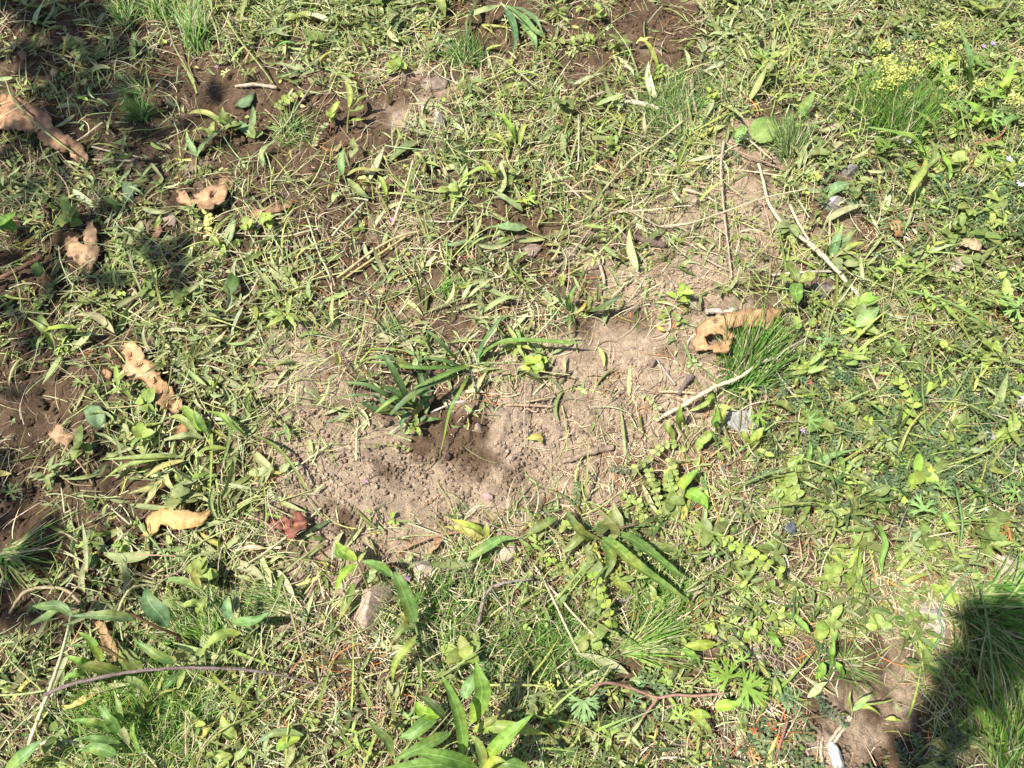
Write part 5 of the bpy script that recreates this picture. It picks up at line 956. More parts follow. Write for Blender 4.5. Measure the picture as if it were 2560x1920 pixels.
plant('leafy_shoot', 'dark leaved shoot growing at the edge of the shade', 'weed', ('P', 500, 930), [
    ('P', [(490, 850), (460, 820), (430, 780), (432, 735)], 52, 'green', D(hs=(28, 40, 44))), ('P', [(480, 850), (420, 830), (370, 810), (315, 785)], 40, 'green', D(hs=(26, 34, 30))), ('P', [(370, 940), (310, 900), (270, 890), (225, 905)], 44, 'bright', D(hs=(16, 26, 22))),
    ('P', [(375, 930), (360, 900), (365, 860), (375, 835)], 44, 'bright', D(hs=(16, 28, 30))), ('P', [(440, 900), (480, 870), (540, 855), (600, 850)], 36, 'green', D(hs=(20, 28, 24))), ('P', [(500, 890), (560, 880), (530, 900)][:2], 40, 'dark', D(hs=(20, 24))),
    ('P', [(400, 860), (450, 830), (500, 790), (560, 800)][:3], 40, 'cutg', D(hs=(12, 18, 16)))], [('P', [(510, 940), (495, 890), (480, 840)], 9, (.24, .12, .06), (0, 14, 26))])
plant('wilted_shoot', 'grey green folded leaves like a crown on the dark soil', 'weed', ('P', 660, 945), [
    ('P', [(650, 950), (640, 880), (645, 800), (640, 720)], 56, (.20, .30, .13), D(hs=(8, 30, 50))), ('P', [(660, 950), (600, 900), (540, 860), (470, 830)], 60, (.22, .32, .15), D(hs=(6, 14, 12), kind='strap')), ('P', [(660, 950), (690, 920), (700, 900)], 50, (.20, .30, .13), D(hs=(6, 12, 12)))])
plant('wilted_shoot', 'grey green drooping leaf pair on the clippings by the dark path', 'weed', ('A', 1165, 940), [
    ('A', [(1160, 930), (1140, 880), (1115, 830), (1105, 775)], 34, (.22, .31, .16), D(hs=(6, 18, 22))), ('A', [(1165, 930), (1200, 870), (1260, 810), (1350, 730)], 38, (.20, .29, .14), D(hs=(6, 16, 24))),
    ('A', [(1560, 990), (1550, 920), (1580, 870), (1640, 830)], 40, (.22, .31, .16), D(hs=(6, 20, 20)))], [('A', [(1160, 1050), (1162, 990), (1165, 930)], 12, 'stem', (2, 4, 6))])
plant('drooping_plant', 'drooping strap leaves hanging at the far edge', 'weed', ('B', 1010, 20), [
    ('B', [(1020, 30), (1060, 110), (1085, 210), (1072, 320)], 44, (.09, .20, .09), D(hs=(20, 30, 24, 6))), ('B', [(1020, 30), (1110, 90), (1190, 170), (1265, 235)], 50, (.16, .27, .10), D(hs=(22, 34, 30, 12), kind='lance')),
    ('B', [(1100, 110), (1160, 170), (1195, 230), (1215, 295)], 48, (.14, .25, .10), D(hs=(18, 24, 18, 6))), ('B', [(1010, 30), (920, 55), (830, 85), (735, 120)], 42, 'cut', D(hs=(22, 34, 28, 10))),
    ('B', [(870, -30), (830, 60), (795, 140), (800, 265)], 18, (.06, .14, .06), D(hs=(20, 34, 24, 6), kind='strap')), ('B', [(1060, 40), (1120, 60), (1200, 110), (1250, 190)], 40, (.19, .30, .12), D(hs=(24, 32, 24))),
    ('B', [(640, -30), (650, 30), (670, 100)], 50, 'bright', D(hs=(20, 26, 14))), ('B', [(1100, 170), (1010, 150), (950, 140)][:1] + [(900, 150), (940, 185), (978, 222)], 20, 'yel', D(hs=(6, 10, 6)))],
    [('B', [(1000, 20), (1150, 140), (1260, 200)], 14, 'pale', (20, 30, 16))])
plant('bent_grass_blade', 'single yellow green blade bent over the wet soil', 'grass', ('B', 1855, 240), [
    ('B', [(1850, 235), (1885, 290), (1920, 370), (1960, 465)], 34, (.34, .40, .08), D(hs=(20, 30, 24, 6))), ('B', [(1855, 240), (1880, 225), (1940, 235)], 26, 'yel', D(hs=(20, 24, 16))), ('B', [(1860, 245), (1830, 235), (1800, 260)], 30, 'yel', D(hs=(18, 20, 12)))],
    [('B', [(1850, 130), (1848, 180), (1855, 240)], 8, 'stem', (2, 14, 20))])
plant('wilted_clump', 'tangled light green wilted grass clump in the middle of the plot', 'weed', ('B', 1080, 930), [
    ('B', [(1085, 840), (1060, 760), (1000, 690), (920, 660)], 34, (.26, .38, .06), D(hs=(30, 50, 48, 34))), ('B', [(1110, 860), (1120, 800), (1140, 750), (1190, 740)], 32, 'bright', D(hs=(28, 44, 44))),
    ('B', [(1040, 870), (1000, 820), (960, 790), (925, 785)], 26, 'bright', D(hs=(26, 36, 28))), ('B', [(990, 1000), (960, 1020), (870, 1000), (720, 1090)], 34, 'lime', D(hs=(20, 40, 34, 12))),
    ('B', [(990, 1130), (960, 1050), (920, 980), (880, 940)], 34, 'lime', D(hs=(10, 36, 40, 36))), ('B', [(1000, 1150), (1020, 1080), (1000, 990), (1010, 940)], 40, 'cut', D(hs=(12, 22, 26))),
    ('B', [(1130, 1255), (1060, 1200), (1000, 1160), (950, 1130)], 58, (.22, .31, .14), D(hs=(12, 20, 20), kind='heart')), ('B', [(1160, 1345), (1070, 1350), (1000, 1345), (910, 1350)], 66, (.20, .30, .13), D(hs=(10, 18, 14), kind='lance')),
    ('B', [(840, 1430), (780, 1440), (720, 1450), (650, 1452)], 58, (.18, .28, .12), D(hs=(10, 16, 10), kind='heart')), ('B', [(835, 1430), (800, 1470), (770, 1500)], 44, (.20, .30, .13), D(hs=(10, 12, 6), kind='heart'))],
    [('B', [(1130, 960), (1090, 860), (1060, 750), (1055, 650)], 12, 'lime', (6, 26, 40, 40)), ('B', [(840, 1430), (900, 1425), (940, 1350)], 14, (.10, .07, .05), (8, 12, 8)), ('B', [(800, 1430), (805, 1350), (800, 1280)], 14, 'stem', (8, 14, 14))])
plant('leafy_shoot', 'low fan of lance leaves next to the rolled brown leaf', 'weed', ('B', 90, 1130), [
    ('B', [(60, 1040), (55, 980), (60, 920), (70, 880)], 44, (.17, .28, .11), D(hs=(16, 30, 34))), ('B', [(90, 1040), (150, 1010), (250, 1010), (350, 1010)], 44, 'cutg', D(hs=(14, 24, 18))), ('B', [(90, 1060), (130, 1100), (180, 1150), (225, 1170)], 44, 'cutg', D(hs=(14, 20, 12))),
    ('B', [(150, 1060), (190, 1055), (225, 1085)], 30, 'pale', D(hs=(16, 22, 16))), ('B', [(100, 940), (130, 890), (120, 850), (130, 810)], 50, 'cutg', D(hs=(20, 30, 30))), ('B', [(60, 1150), (20, 1160), (10, 1100)][:2] + [(0, 1200)], 50, 'cutg', D(hs=(12, 16, 10))),
    ('B', [(320, 1160), (310, 1110), (290, 1060), (270, 1040)], 30, 'lime', D(hs=(16, 26, 26))), ('B', [(270, 1120), (310, 1060), (340, 1040)], 26, 'pale', D(hs=(16, 24, 24)))], [('B', [(140, 1200), (100, 1130), (70, 1040)], 12, (.22, .24, .12), (2, 10, 16))])
plant('small_rosette', 'fresh pale rosette growing under the forked dry stalk', 'weed', ('C', 990, 1530), [
    ('C', [(990, 1530), (1010, 1460), (1030, 1400), (1060, 1320)], 52, (.19, .30, .12), D(hs=(6, 34, 46))), ('C', [(1000, 1520), (1050, 1450), (1090, 1400), (1145, 1355)], 50, (.20, .32, .12), D(hs=(6, 30, 38))),
    ('C', [(1000, 1530), (1060, 1480), (1120, 1450), (1185, 1435)], 44, 'bright', D(hs=(6, 26, 28))), ('C', [(985, 1520), (965, 1480), (950, 1450), (945, 1420)], 36, 'green', D(hs=(6, 24, 26))),
    ('C', [(1000, 1540), (1060, 1525), (1120, 1540), (1175, 1560)], 40, 'green', D(hs=(6, 20, 14))), ('C', [(985, 1530), (930, 1500), (890, 1490)], 30, 'green', D(hs=(6, 18, 12))), ('C', [(995, 1530), (1060, 1495), (1180, 1510)], 34, 'bright', D(hs=(6, 22, 16)))])
plant('broad_grass', 'arching broad grass with long pointed blades right of the bright tuft', 'grass', ('C', 1560, 1000), [
    ('C', [(1555, 960), (1530, 870), (1460, 810), (1350, 780), (1205, 752)], 40, (.17, .31, .06), D(hs=(30, 60, 64, 50, 30))), ('C', [(1450, 1155), (1490, 1070), (1540, 1000), (1560, 880)], 42, 'bright', D(hs=(40, 56, 50, 30))),
    ('C', [(1560, 1000), (1600, 940), (1600, 880), (1570, 820)], 40, 'green', D(hs=(26, 42, 40))), ('C', [(1690, 1070), (1690, 1000), (1665, 940), (1640, 880)], 34, (.22, .36, .06), D(hs=(20, 34, 30))),
    ('C', [(1740, 800), (1720, 720), (1680, 660), (1620, 605)], 66, (.26, .42, .08), D(hs=(20, 46, 52), fold=.6)), ('C', [(1620, 820), (1590, 740), (1540, 690), (1470, 650)], 34, 'bright', D(hs=(20, 46, 44))),
    ('C', [(1800, 760), (1870, 680), (1830, 630), (1770, 590)], 50, (.24, .40, .06), D(hs=(20, 40, 42))), ('C', [(1980, 610), (2000, 540), (2040, 460), (2080, 340)], 46, (.16, .31, .05), D(hs=(10, 50, 60))),
    ('C', [(1810, 560), (1815, 430), (1800, 300), (1750, 150)], 38, (.18, .31, .10), D(hs=(10, 60, 80, 70))), ('C', [(1840, 990), (1870, 960), (1900, 930), (1935, 905)], 50, 'bright', D(hs=(14, 26, 26))),
    ('C', [(2010, 780), (2040, 720), (2090, 690), (2150, 690)], 52, (.15, .27, .08), D(hs=(14, 30, 26))), ('C', [(1700, 820), (1720, 780), (1760, 760), (1800, 770)], 50, 'bright', D(hs=(16, 26, 20))),
    ('C', [(1880, 80), (1920, 50), (1980, 30), (2040, -10)], 44, 'bright', D(hs=(14, 34, 36))), ('C', [(1930, 100), (1880, 60), (1820, 20), (1790, -30)], 44, 'bright', D(hs=(14, 30, 30))), ('C', [(2120, 470), (2110, 420), (2125, 360)], 50, 'lime', D(hs=(14, 26, 26)))])
plant('leafy_shoot', 'pale leafed shoot beside the round pale leaf', 'weed', ('C', 800, 720), [
    ('C', [(800, 700), (830, 640), (860, 590), (895, 535)], 58, (.16, .28, .08), D(hs=(10, 34, 40))), ('C', [(800, 600), (760, 575), (710, 580), (670, 600)], 46, 'bright', D(hs=(16, 28, 22))), ('C', [(700, 800), (760, 755), (860, 745), (975, 775)], 46, (.26, .38, .12), D(hs=(8, 24, 20))),
    ('C', [(430, 850), (450, 800), (470, 760), (480, 740)], 56, (.20, .33, .10), D(hs=(8, 18, 20))), ('C', [(960, 1170), (1000, 1130), (1050, 1100), (1115, 1085)], 66, (.19, .29, .13), D(hs=(8, 24, 22))), ('C', [(810, 980), (800, 930), (770, 880), (755, 860)], 38, 'cut', D(hs=(8, 22, 22))),
    ('C', [(815, 980), (830, 930), (828, 880), (820, 860)], 34, 'cut', D(hs=(8, 20, 20))), ('C', [(1160, 1060), (1200, 1065), (1250, 1085), (1290, 1120)], 40, 'cutg', D(hs=(20, 26, 18))), ('C', [(840, 830), (900, 825), (940, 840), (1000, 850)], 40, 'green', D(hs=(12, 20, 16)))],
    [('C', [(690, 840), (740, 780), (800, 700)], 9, (.26, .16, .10), (4, 10, 10))])
plant('leafy_shoot', 'upright pair of light leaves at the tip of the forked stalk', 'weed', ('F', 1180, 470), [
    ('F', [(1140, 470), (1180, 430), (1230, 390), (1275, 345)], 74, (.24, .36, .12), D(hs=(30, 44, 46))), ('F', [(1130, 465), (1190, 460), (1240, 490), (1290, 520)], 58, (.28, .38, .16), D(hs=(28, 32, 24))), ('F', [(1190, 330), (1200, 305), (1240, 290), (1245, 285)], 70, (.22, .38, .06), D(hs=(24, 32, 32), kind='ovate')),
    ('F', [(1000, 350), (960, 330), (930, 300)], 36, 'lime', D(hs=(20, 26, 22), kind='ovate')), ('F', [(1240, 300), (1222, 330), (1195, 345)], 40, 'lime', D(hs=(22, 28, 22), kind='ovate'))])
plant('leafy_shoot', 'trifoliate green shoot right of the brown leaf with holes', 'weed', ('F', 800, 450), [
    ('F', [(800, 210), (780, 250), (785, 290), (790, 330)], 74, (.11, .27, .06), D(hs=(44, 50, 40), kind='ovate')), ('F', [(790, 200), (770, 150), (745, 110), (740, 70)], 60, 'green', D(hs=(44, 52, 50), kind='ovate')), ('F', [(800, 200), (840, 180), (870, 160), (880, 145)], 60, 'bright', D(hs=(44, 48, 40), kind='ovate')),
    ('F', [(760, 190), (730, 190), (705, 170), (735, 155)], 50, 'bright', D(hs=(40, 44, 40), kind='ovate')), ('F', [(770, 330), (740, 330), (700, 320)], 44, 'green', D(hs=(36, 38, 30), kind='ovate')), ('F', [(790, 480), (790, 440), (770, 400)], 48, 'bright', D(hs=(26, 34, 34), kind='ovate')),
    ('F', [(880, 470), (880, 440), (895, 415)], 44, 'bright', D(hs=(22, 28, 26), kind='ovate')), ('F', [(840, 500), (870, 520), (905, 530)], 44, 'bright', D(hs=(22, 28, 22), kind='ovate'))], [('F', [(830, 520), (800, 400), (790, 330), (800, 200)], 10, 'stem', (4, 26, 36, 44))])
plant('bright_weed', 'row of upright bright leaves in front of the grey stone', 'weed', ('F', 330, 1150), [
    ('F', [(100, 1090), (90, 1040), (90, 980), (100, 920)], 46, (.17, .32, .05), D(hs=(10, 40, 52))), ('F', [(330, 1100), (300, 1050), (310, 1000), (315, 940)], 54, (.17, .32, .05), D(hs=(20, 50, 62))), ('F', [(340, 1120), (360, 1150), (380, 1180), (390, 1210)], 50, 'bright', D(hs=(22, 30, 20))),
    ('F', [(350, 1050), (345, 1000), (360, 950), (380, 925)], 36, 'lime', D(hs=(24, 44, 46))), ('F', [(530, 1190), (540, 1130), (570, 1090), (595, 1060)], 56, 'lime', D(hs=(14, 40, 46))), ('F', [(520, 1190), (500, 1150), (470, 1110), (470, 1070)], 50, 'lime', D(hs=(14, 34, 36))),
    ('F', [(200, 1200), (220, 1150), (260, 1120), (290, 1100)], 56, 'bright', D(hs=(12, 26, 26))), ('F', [(60, 1150), (40, 1100), (20, 1060), (30, 1010)], 56, 'bright', D(hs=(10, 22, 24))), ('F', [(350, 1260), (330, 1230), (320, 1200)], 34, 'bright', D(hs=(10, 18, 16))),
    ('F', [(640, 920), (700, 920), (740, 950), (790, 990)], 40, 'green', D(hs=(20, 30, 22)))], [('F', [(300, 1190), (330, 1130), (320, 1060)], 9, (.24, .16, .08), (4, 20, 34))])
plant('bright_weed', 'glossy broad leaf pair left of the orange thatch', 'weed', ('F', 200, 1480), [
    ('F', [(80, 1440), (120, 1390), (160, 1350), (205, 1310)], 62, (.17, .34, .05), D(hs=(20, 40, 44))), ('F', [(120, 1450), (170, 1460), (220, 1490), (258, 1545)], 80, (.16, .34, .05), D(hs=(16, 30, 20), kind='ovate')), ('F', [(100, 1620), (110, 1580), (120, 1550), (135, 1510)], 56, (.40, .38, .08), D(hs=(10, 18, 18)))])
plant('strap_leaf_weed', 'strap leaves lying across the vetch and straw', 'weed', ('O', 400, 380), [
    ('O', [(380, 390), (395, 430), (405, 490), (400, 550)], 40, (.24, .38, .08), D(hs=(24, 34, 26, 10), kind='strap')), ('O', [(240, 430), (300, 400), (380, 370), (520, 335)], 46, (.17, .29, .09), D(hs=(20, 34, 34))), ('O', [(230, 450), (245, 400), (240, 350), (225, 300)], 34, (.19, .32, .09), D(hs=(14, 26, 26), kind='strap')),
    ('O', [(160, 440), (170, 390), (180, 340), (175, 280)], 32, (.17, .30, .07), D(hs=(14, 24, 26), kind='strap')), ('O', [(380, 570), (430, 600), (470, 650), (490, 740)], 32, 'bright', D(hs=(14, 30, 24, 10), kind='strap')), ('O', [(460, 440), (500, 410), (540, 385), (570, 370)], 28, 'bright', D(hs=(20, 28, 26), kind='strap')),
    ('O', [(470, 500), (540, 530), (590, 570), (620, 630)], 44, 'cutg', D(hs=(14, 26, 14))), ('O', [(560, 0), (620, 40), (690, 90), (750, 160)], 30, (.14, .25, .09), D(hs=(20, 38, 36, 20))), ('O', [(620, 620), (650, 680), (700, 730), (800, 850)], 26, 'dark', D(hs=(14, 30, 30, 12), kind='strap')),
    ('O', [(420, 900), (480, 880), (540, 885), (600, 905)], 30, 'green', D(hs=(20, 26, 24), kind='strap'))])
plant('strap_leaf_weed', 'pod like strap leaves around the pinkish flat stone', 'weed', ('I', 1300, 500), [
    ('I', [(1260, 220), (1290, 270), (1310, 340), (1290, 420), (1290, 520)], 34, (.15, .28, .06), D(hs=(20, 34, 34, 18), kind='strap')), ('I', [(1380, 490), (1420, 440), (1460, 400), (1515, 375)], 28, 'bright', D(hs=(16, 28, 26), kind='strap')), ('I', [(1420, 570), (1470, 540), (1520, 520), (1570, 508)], 28, 'bright', D(hs=(16, 28, 24), kind='strap')),
    ('I', [(1050, 240), (1120, 245), (1180, 250), (1250, 240)], 30, (.15, .28, .06), D(hs=(18, 26, 22), kind='strap')), ('I', [(1100, 280), (1140, 300), (1180, 325), (1200, 330)], 34, (.24, .38, .08), D(hs=(16, 22, 16))), ('I', [(1070, 10), (1100, 50), (1120, 100)], 34, 'bright', D(hs=(16, 26, 18), kind='strap')),
    ('I', [(1820, 520), (1850, 525), (1885, 535)], 34, 'bright', D(hs=(30, 34, 30), kind='strap')), ('I', [(1650, 140), (1680, 190), (1720, 250), (1740, 270)], 44, (.2, .33, .08), D(hs=(26, 34, 30))), ('I', [(740, 740), (790, 780), (830, 820), (865, 860)], 42, (.22, .38, .08), D(hs=(20, 34, 30), kind='strap')),
    ('I', [(615, 850), (640, 880), (670, 920), (700, 945)], 42, (.24, .40, .07), D(hs=(20, 34, 30), kind='strap')), ('I', [(985, 1080), (990, 1010), (1000, 950), (1008, 880)], 32, (.20, .36, .05), D(hs=(14, 44, 50))), ('I', [(1060, 1130), (1050, 1090), (1030, 1050), (1020, 1030)], 42, (.16, .32, .05), D(hs=(14, 30, 30))),
    ('I', [(900, 1130), (930, 1090), (940, 1050), (945, 1030)], 44, (.22, .38, .06), D(hs=(14, 30, 30))), ('I', [(850, 1240), (900, 1200), (930, 1170), (970, 1150)], 40, (.34, .42, .22), D(hs=(10, 26, 28)))])
plant('bright_seedling', 'thin star shaped seedling in the brown bare patch', 'seedling', ('I', 1108, 1390), [
    ('I', [(1115, 1330), (1100, 1290), (1095, 1250), (1105, 1205)], 20, 'bright', D(hs=(16, 30, 34))), ('I', [(1120, 1320), (1160, 1280), (1195, 1250), (1232, 1220)], 34, (.26, .38, .12), D(hs=(16, 30, 32))), ('I', [(1150, 1300), (1200, 1285), (1280, 1275), (1370, 1250)], 14, 'bright', D(hs=(16, 26, 22), kind='blade')),
    ('I', [(1150, 1300), (1210, 1300), (1250, 1320), (1285, 1350)], 18, 'lime', D(hs=(16, 24, 10), kind='blade')), ('I', [(1310, 1370), (1350, 1365), (1380, 1375), (1420, 1380)], 22, 'bright', D(hs=(10, 16, 8))), ('I', [(1090, 1345), (1060, 1340), (1030, 1340)], 16, 'green', D(hs=(12, 16, 8)))],
    [('I', [(1108, 1400), (1110, 1360), (1118, 1320)], 8, 'stem', (0, 8, 16))])
plant('bright_weed', 'yellow green spoon leaves at the near side of the red stem', 'weed', ('I', 280, 1400), [
    ('I', [(300, 1300), (350, 1290), (400, 1285), (468, 1268)], 62, (.28, .44, .07), D(hs=(30, 40, 34))), ('I', [(160, 1350), (200, 1340), (240, 1345), (285, 1358)], 54, 'lime', D(hs=(30, 40, 30))), ('I', [(150, 1330), (200, 1370), (250, 1420), (290, 1470)], 54, 'bright', D(hs=(30, 40, 24))),
    ('I', [(110, 950), (150, 980), (190, 1010), (215, 1045)], 44, (.22, .38, .07), D(hs=(28, 36, 26)))])
# palmate leaves
palm('G', 60, 30, 75, 60, 'dark', 22, 801, label='dark deeply lobed leaf at the shaded side edge')
palm('A', 1340, 430, 40, 150, 'pale', 14, 802, label='folded pale lobed leaf on the grey bank')
palm('P', 600, 510, 60, 90, 'green', 16, 803, label='dark green lobed leaf beside the folded pale lobed leaf')
palm('A', 1090, 1000, 40, 90, 'cutg', 16, 804, label='small lobed leaf above the crumpled tan leaf')
palm('D', 1180, 290, 60, 80, 'cutg', 16, 805, label='grey green lobed leaf in the shaded clippings')
palm('F', 975, 560, 90, 100, (.17, .30, .10), 44, 806, label='pale lobed leaf above the grey green foliage')
palm('F', 500, 830, 75, -80, 'bright', 30, 807, label='small bright lobed leaf before the fresh grass tuft')
palm('F', 560, 985, 85, -60, (.15, .31, .05), 34, 808, label='lobed leaf hanging over the grey stone')
palm('F', 860, 1020, 100, 0, (.15, .28, .08), 36, 809, label='soft lobed leaf left of the trailing vetch')
palm('F', 880, 860, 70, 90, 'green', 26, 810, label='mid green lobed leaf above the soft lobed leaf')
palm('F', 2090, 350, 110, 160, (.20, .35, .10), 40, 811, label='large light lobed leaf at the right side edge')
palm('I', 1540, 130, 100, 90, (.20, .34, .11), 46, 812, label='upright pale lobed leaf rising out of the vetch')
palm('I', 1650, 10, 70, 60, (.16, .31, .09), 36, 813, label='lobed leaf behind the upright pale lobed leaf')
palm('Q', 330, 370, 150, 130, (.10, .28, .04), 44, 814, 7, label='bright green star leaf left of its twin on the red stem')
palm('Q', 450, 440, 165, -20, (.11, .29, .05), 42, 815, 7, label='largest bright green star leaf on the red stem')
palm('Q', 430, 250, 75, 90, (.22, .36, .08), 50, 816, label='young pleated leaf over the twin star leaves')
palm('I', 2040, 240, 90, 170, (.45, .20, .07), 22, 817, label='orange red lobed leaf at the right side edge')
palm('Q', 510, 760, 50, 60, (.45, .10, .07), 24, 818, label='small red lobed leaf left of the reddish stem')
palm('Q', 625, 710, 45, 20, (.48, .05, .04), 24, 819, label='scarlet crinkled leaf above the small red leaf')
palm('Q', 660, 800, 55, -60, (.44, .17, .08), 20, 820, label='orange tinted lobed leaf at the reddish stem')
palm('Q', 500, 920, 60, 40, (.45, .22, .10), 20, 821, label='rusty lobed leaf at the near edge')
palm('H', 1490, 1265, 120, -90, (.24, .36, .16), 44, 822, 7, label='drooping hairy grey green leaf at the end of the red stem')
palm('N', 690, 250, 95, 170, (.14, .29, .06), 50, 823, label='lobed leaf between the flower heads and the tall blade')
palm('N', 745, 360, 85, -100, (.12, .27, .05), 46, 824, label='lobed leaf below the tall broad blade')
palm('N', 820, 580, 80, 60, (.17, .31, .08), 40, 825, label='lobed leaf above the folded pointed blade')
palm('N', 1060, 500, 110, 90, (.18, .33, .07), 44, 826, label='lobed leaf left of the yellow heads at the side edge')
palm('N', 1050, 640, 90, -40, (.18, .34, .09), 36, 827, label='lobed leaf over the forking red stem')
palm('N', 330, 850, 90, 120, (.13, .27, .05), 34, 828, label='lobed leaf below the dense bright grass tuft')
palm('N', 560, 890, 90, 30, (.18, .34, .06), 34, 829, label='lobed leaf at the root of the arching broad grass')
palm('N', 960, 280, 90, 60, (.13, .26, .06), 40, 830, label='lobed leaf right of the tall broad blade')
palm('C', 580, 340, 80, 90, (.26, .38, .10), 22, 831, label='pale lobed leaf in the far trampled grass')
palm('C', 1940, 930, 80, 0, (.14, .28, .05), 26, 832, label='lobed leaf above the white flowers')
palm('G', 1010, 660, 70, 60, 'green', 20, 833, label='small cut leaf behind the light leaf pair')
palm('I', 2080, 20, 80, 180, (.2, .34, .1), 30, 834, label='pale lobed leaf over the dry stalk at the side edge')
palm('I', 100, 1360, 70, 90, (.2, .36, .06), 30, 835, label='young lobed leaf near the yellow green spoon leaves')
# trailing shoots
trailer('H', [(1665, 900), (1650, 780), (1620, 680), (1590, 600), (1550, 520)], (10, 34, 44, 46), 9, 62, 8, (.30, .44, .10) and 'lime', 'pale round leaved trailer hanging below the toothed leaves', 'trailing weed', 851, 'ovate')
trailer('F', [(1360, 1060), (1440, 1000), (1480, 930), (1450, 860), (1400, 800)], (14, 30, 40, 40), 9, 62, 8, 'lime', 'pale trailer of paired leaves right of the stout tan straw', 'trailing weed', 852)
trailer('I', [(310, 290), (400, 330), (480, 370), (560, 420), (680, 490)], (20, 36, 46, 50), 9, 66, 9, 'lime', 'pale ladder leaved trailer above the thatch', 'trailing weed', 853)
trailer('E', [(2100, 1180), (1980, 1160), (1900, 1230), (1800, 1300)], (10, 26, 30), 10, 50, 8, 'bright', 'bright trailer curling at the edge of the stout twig', 'trailing weed', 854)
trailer('E', [(1840, 870), (1890, 900), (1930, 950), (1920, 1010)], (10, 22, 20), 7, 34, 7, 'cut', 'tiny pale trailer above the thick straw stalk', 'trailing weed', 855)
trailer('J', [(920, 1470), (760, 1410), (560, 1390), (300, 1440)], (8, 12, 8), 12, 60, 6, 'bright', 'small trailing sprig on the sandy hollow', 'trailing weed', 856)
trailer('E', [(1960, 1620), (1940, 1500), (1900, 1400), (1880, 1320)], (10, 30, 34), 10, 50, 9, 'bright', 'upper leafy sprig of the bright green mat', 'trailing weed', 857)
trailer('E', [(2120, 1560), (2060, 1480), (2000, 1400), (1990, 1330)], (10, 30, 36), 10, 50, 9, 'bright', 'right leafy sprig of the bright green mat', 'trailing weed', 858)
trailer('E', [(1850, 1640), (1840, 1560), (1800, 1500), (1740, 1480)], (10, 26, 30), 10, 46, 8, 'bright', 'left leafy sprig of the bright green mat', 'trailing weed', 859)
trailer('C', [(1130, 860), (1180, 780), (1190, 700), (1130, 640), (1060, 610)], (8, 34, 44, 40), 8, 44, 9, 'bright', 'hooked leafy shoot left of the dense bright tuft', 'trailing weed', 860, 'lance', asp=.4)
trailer('B', [(1290, 260), (1400, 240), (1480, 225), (1530, 215)], (10, 16, 12), 8, 44, 6, 'bright', 'leafy sprig lying by the drooping strap leaves', 'trailing weed', 861)
trailer('A', [(1640, 640), (1680, 600), (1720, 580), (1780, 560)], (10, 18, 12), 8, 50, 6, 'bright', 'light green sprig at the right of the dark bank', 'trailing weed', 862)
trailer('A', [(1860, 870), (1870, 820), (1900, 780), (1930, 740)], (6, 16, 14), 6, 30, 8, 'cut', 'small leaved sprig under the bright upright seedling', 'trailing weed', 863)
trailer('A', [(1220, 1400), (1240, 1330), (1230, 1270), (1220, 1220)], (8, 14, 10), 7, 44, 8, 'yel', 'yellowed curly sprig beneath the crumpled tan leaf', 'trailing weed', 864)
trailer('G', [(220, 620), (180, 560), (160, 520), (150, 480)], (6, 18, 18), 7, 56, 6, 'bright', 'bright little sprig on the dark crumbly soil', 'trailing weed', 865, 'lance', asp=.4)
trailer('H', [(640, 640), (560, 560), (480, 470), (455, 430)], (10, 20, 30), 6, 40, 3, 'cut', 'pale two leaved sprig on the sandy rock', 'trailing weed', 866)
trailer('H', [(1290, 520), (1340, 500), (1400, 510), (1450, 530)], (10, 22, 20), 6, 32, 9, 'green', 'fine leaved sprig left of the pale round leaved trailer', 'trailing weed', 867)
trailer('F', [(30, 1450), (60, 1380), (60, 1320), (40, 1260)], (10, 30, 34), 9, 44, 9, 'bright', 'leafy sprig left of the glossy broad leaf pair', 'trailing weed', 868)
# flowers
LIL, WHI = (.42, .30, .55), (.62, .60, .68)
flower('A', 1525, 1340, 24, (.55, .22, .55), 14, 'small magenta flower above the dug soil', 871)
flower('B', 355, 1303, 24, (.55, .22, .55), 12, 'small magenta flower on the dark soil by the pale stalk', 872)
flower('A', 1283, 398, 22, (.42, .22, .38), 12, 'tiny mauve flower at the folded pale lobed leaf', 873)
flower('A', 372, 690, 16, (.35, .25, .42), 14, 'tiny mauve flower in the shaded clippings', 874)
flower('E', 200, 1385, 24, (.60, .28, .60), 6, 'pink petals fallen on the sandy hollow', 875, 3)
flower('N', 990, 155, 30, LIL, 46, 'left pale lilac flower at the upper right', 876)
flower('N', 1052, 135, 30, LIL, 46, 'right pale lilac flower at the upper right', 877)
flower('C', 2045, 945, 34, WHI, 34, 'white flower under the broad grass blades', 878, 7)
flower('C', 2115, 1090, 42, WHI, 34, 'larger white flower at the right side edge', 879, 8)
flower('N', 475, 812, 30, WHI, 30, 'white flower below the dense bright grass tuft', 880)
flower('F', 822, 1085, 26, LIL, 30, 'faint lilac flower at the soft lobed leaf', 881)
flower('F', 1580, 1320, 44, (.60, .55, .08), 26, 'yellow flower open in the vetch', 882, 5)
flower('F', 865, 800, 30, (.60, .12, .15), 18, 'small red berry like petals in the weeds', 883, 4)
flower('F', 1285, 1245, 30, (.60, .20, .16), 18, 'salmon petals low in the vetch', 884, 3)
flower('K', 560, 640, 70, (.50, .10, .09), 10, 'red sliver of petal left of the leek seedling', 885, 2)
flower('K', 1280, 965, 50, (.50, .16, .14), 8, 'pink sliver of petal on the bare soil', 886, 2)
flower('I', 1910, 128, 20, WHI, 40, 'tiny white flower above the vetch', 887, 4)
flower('M', 650, 1360, 110, (.38, .18, .40), 14, 'purple flower against the sandy rocks', 888, 4)
flower('I', 1980, 570, 40, (.50, .10, .08), 16, 'red leaf scrap on the broad pinkish slab', 889, 4, 'leaf_scrap', 'leaf scrap')
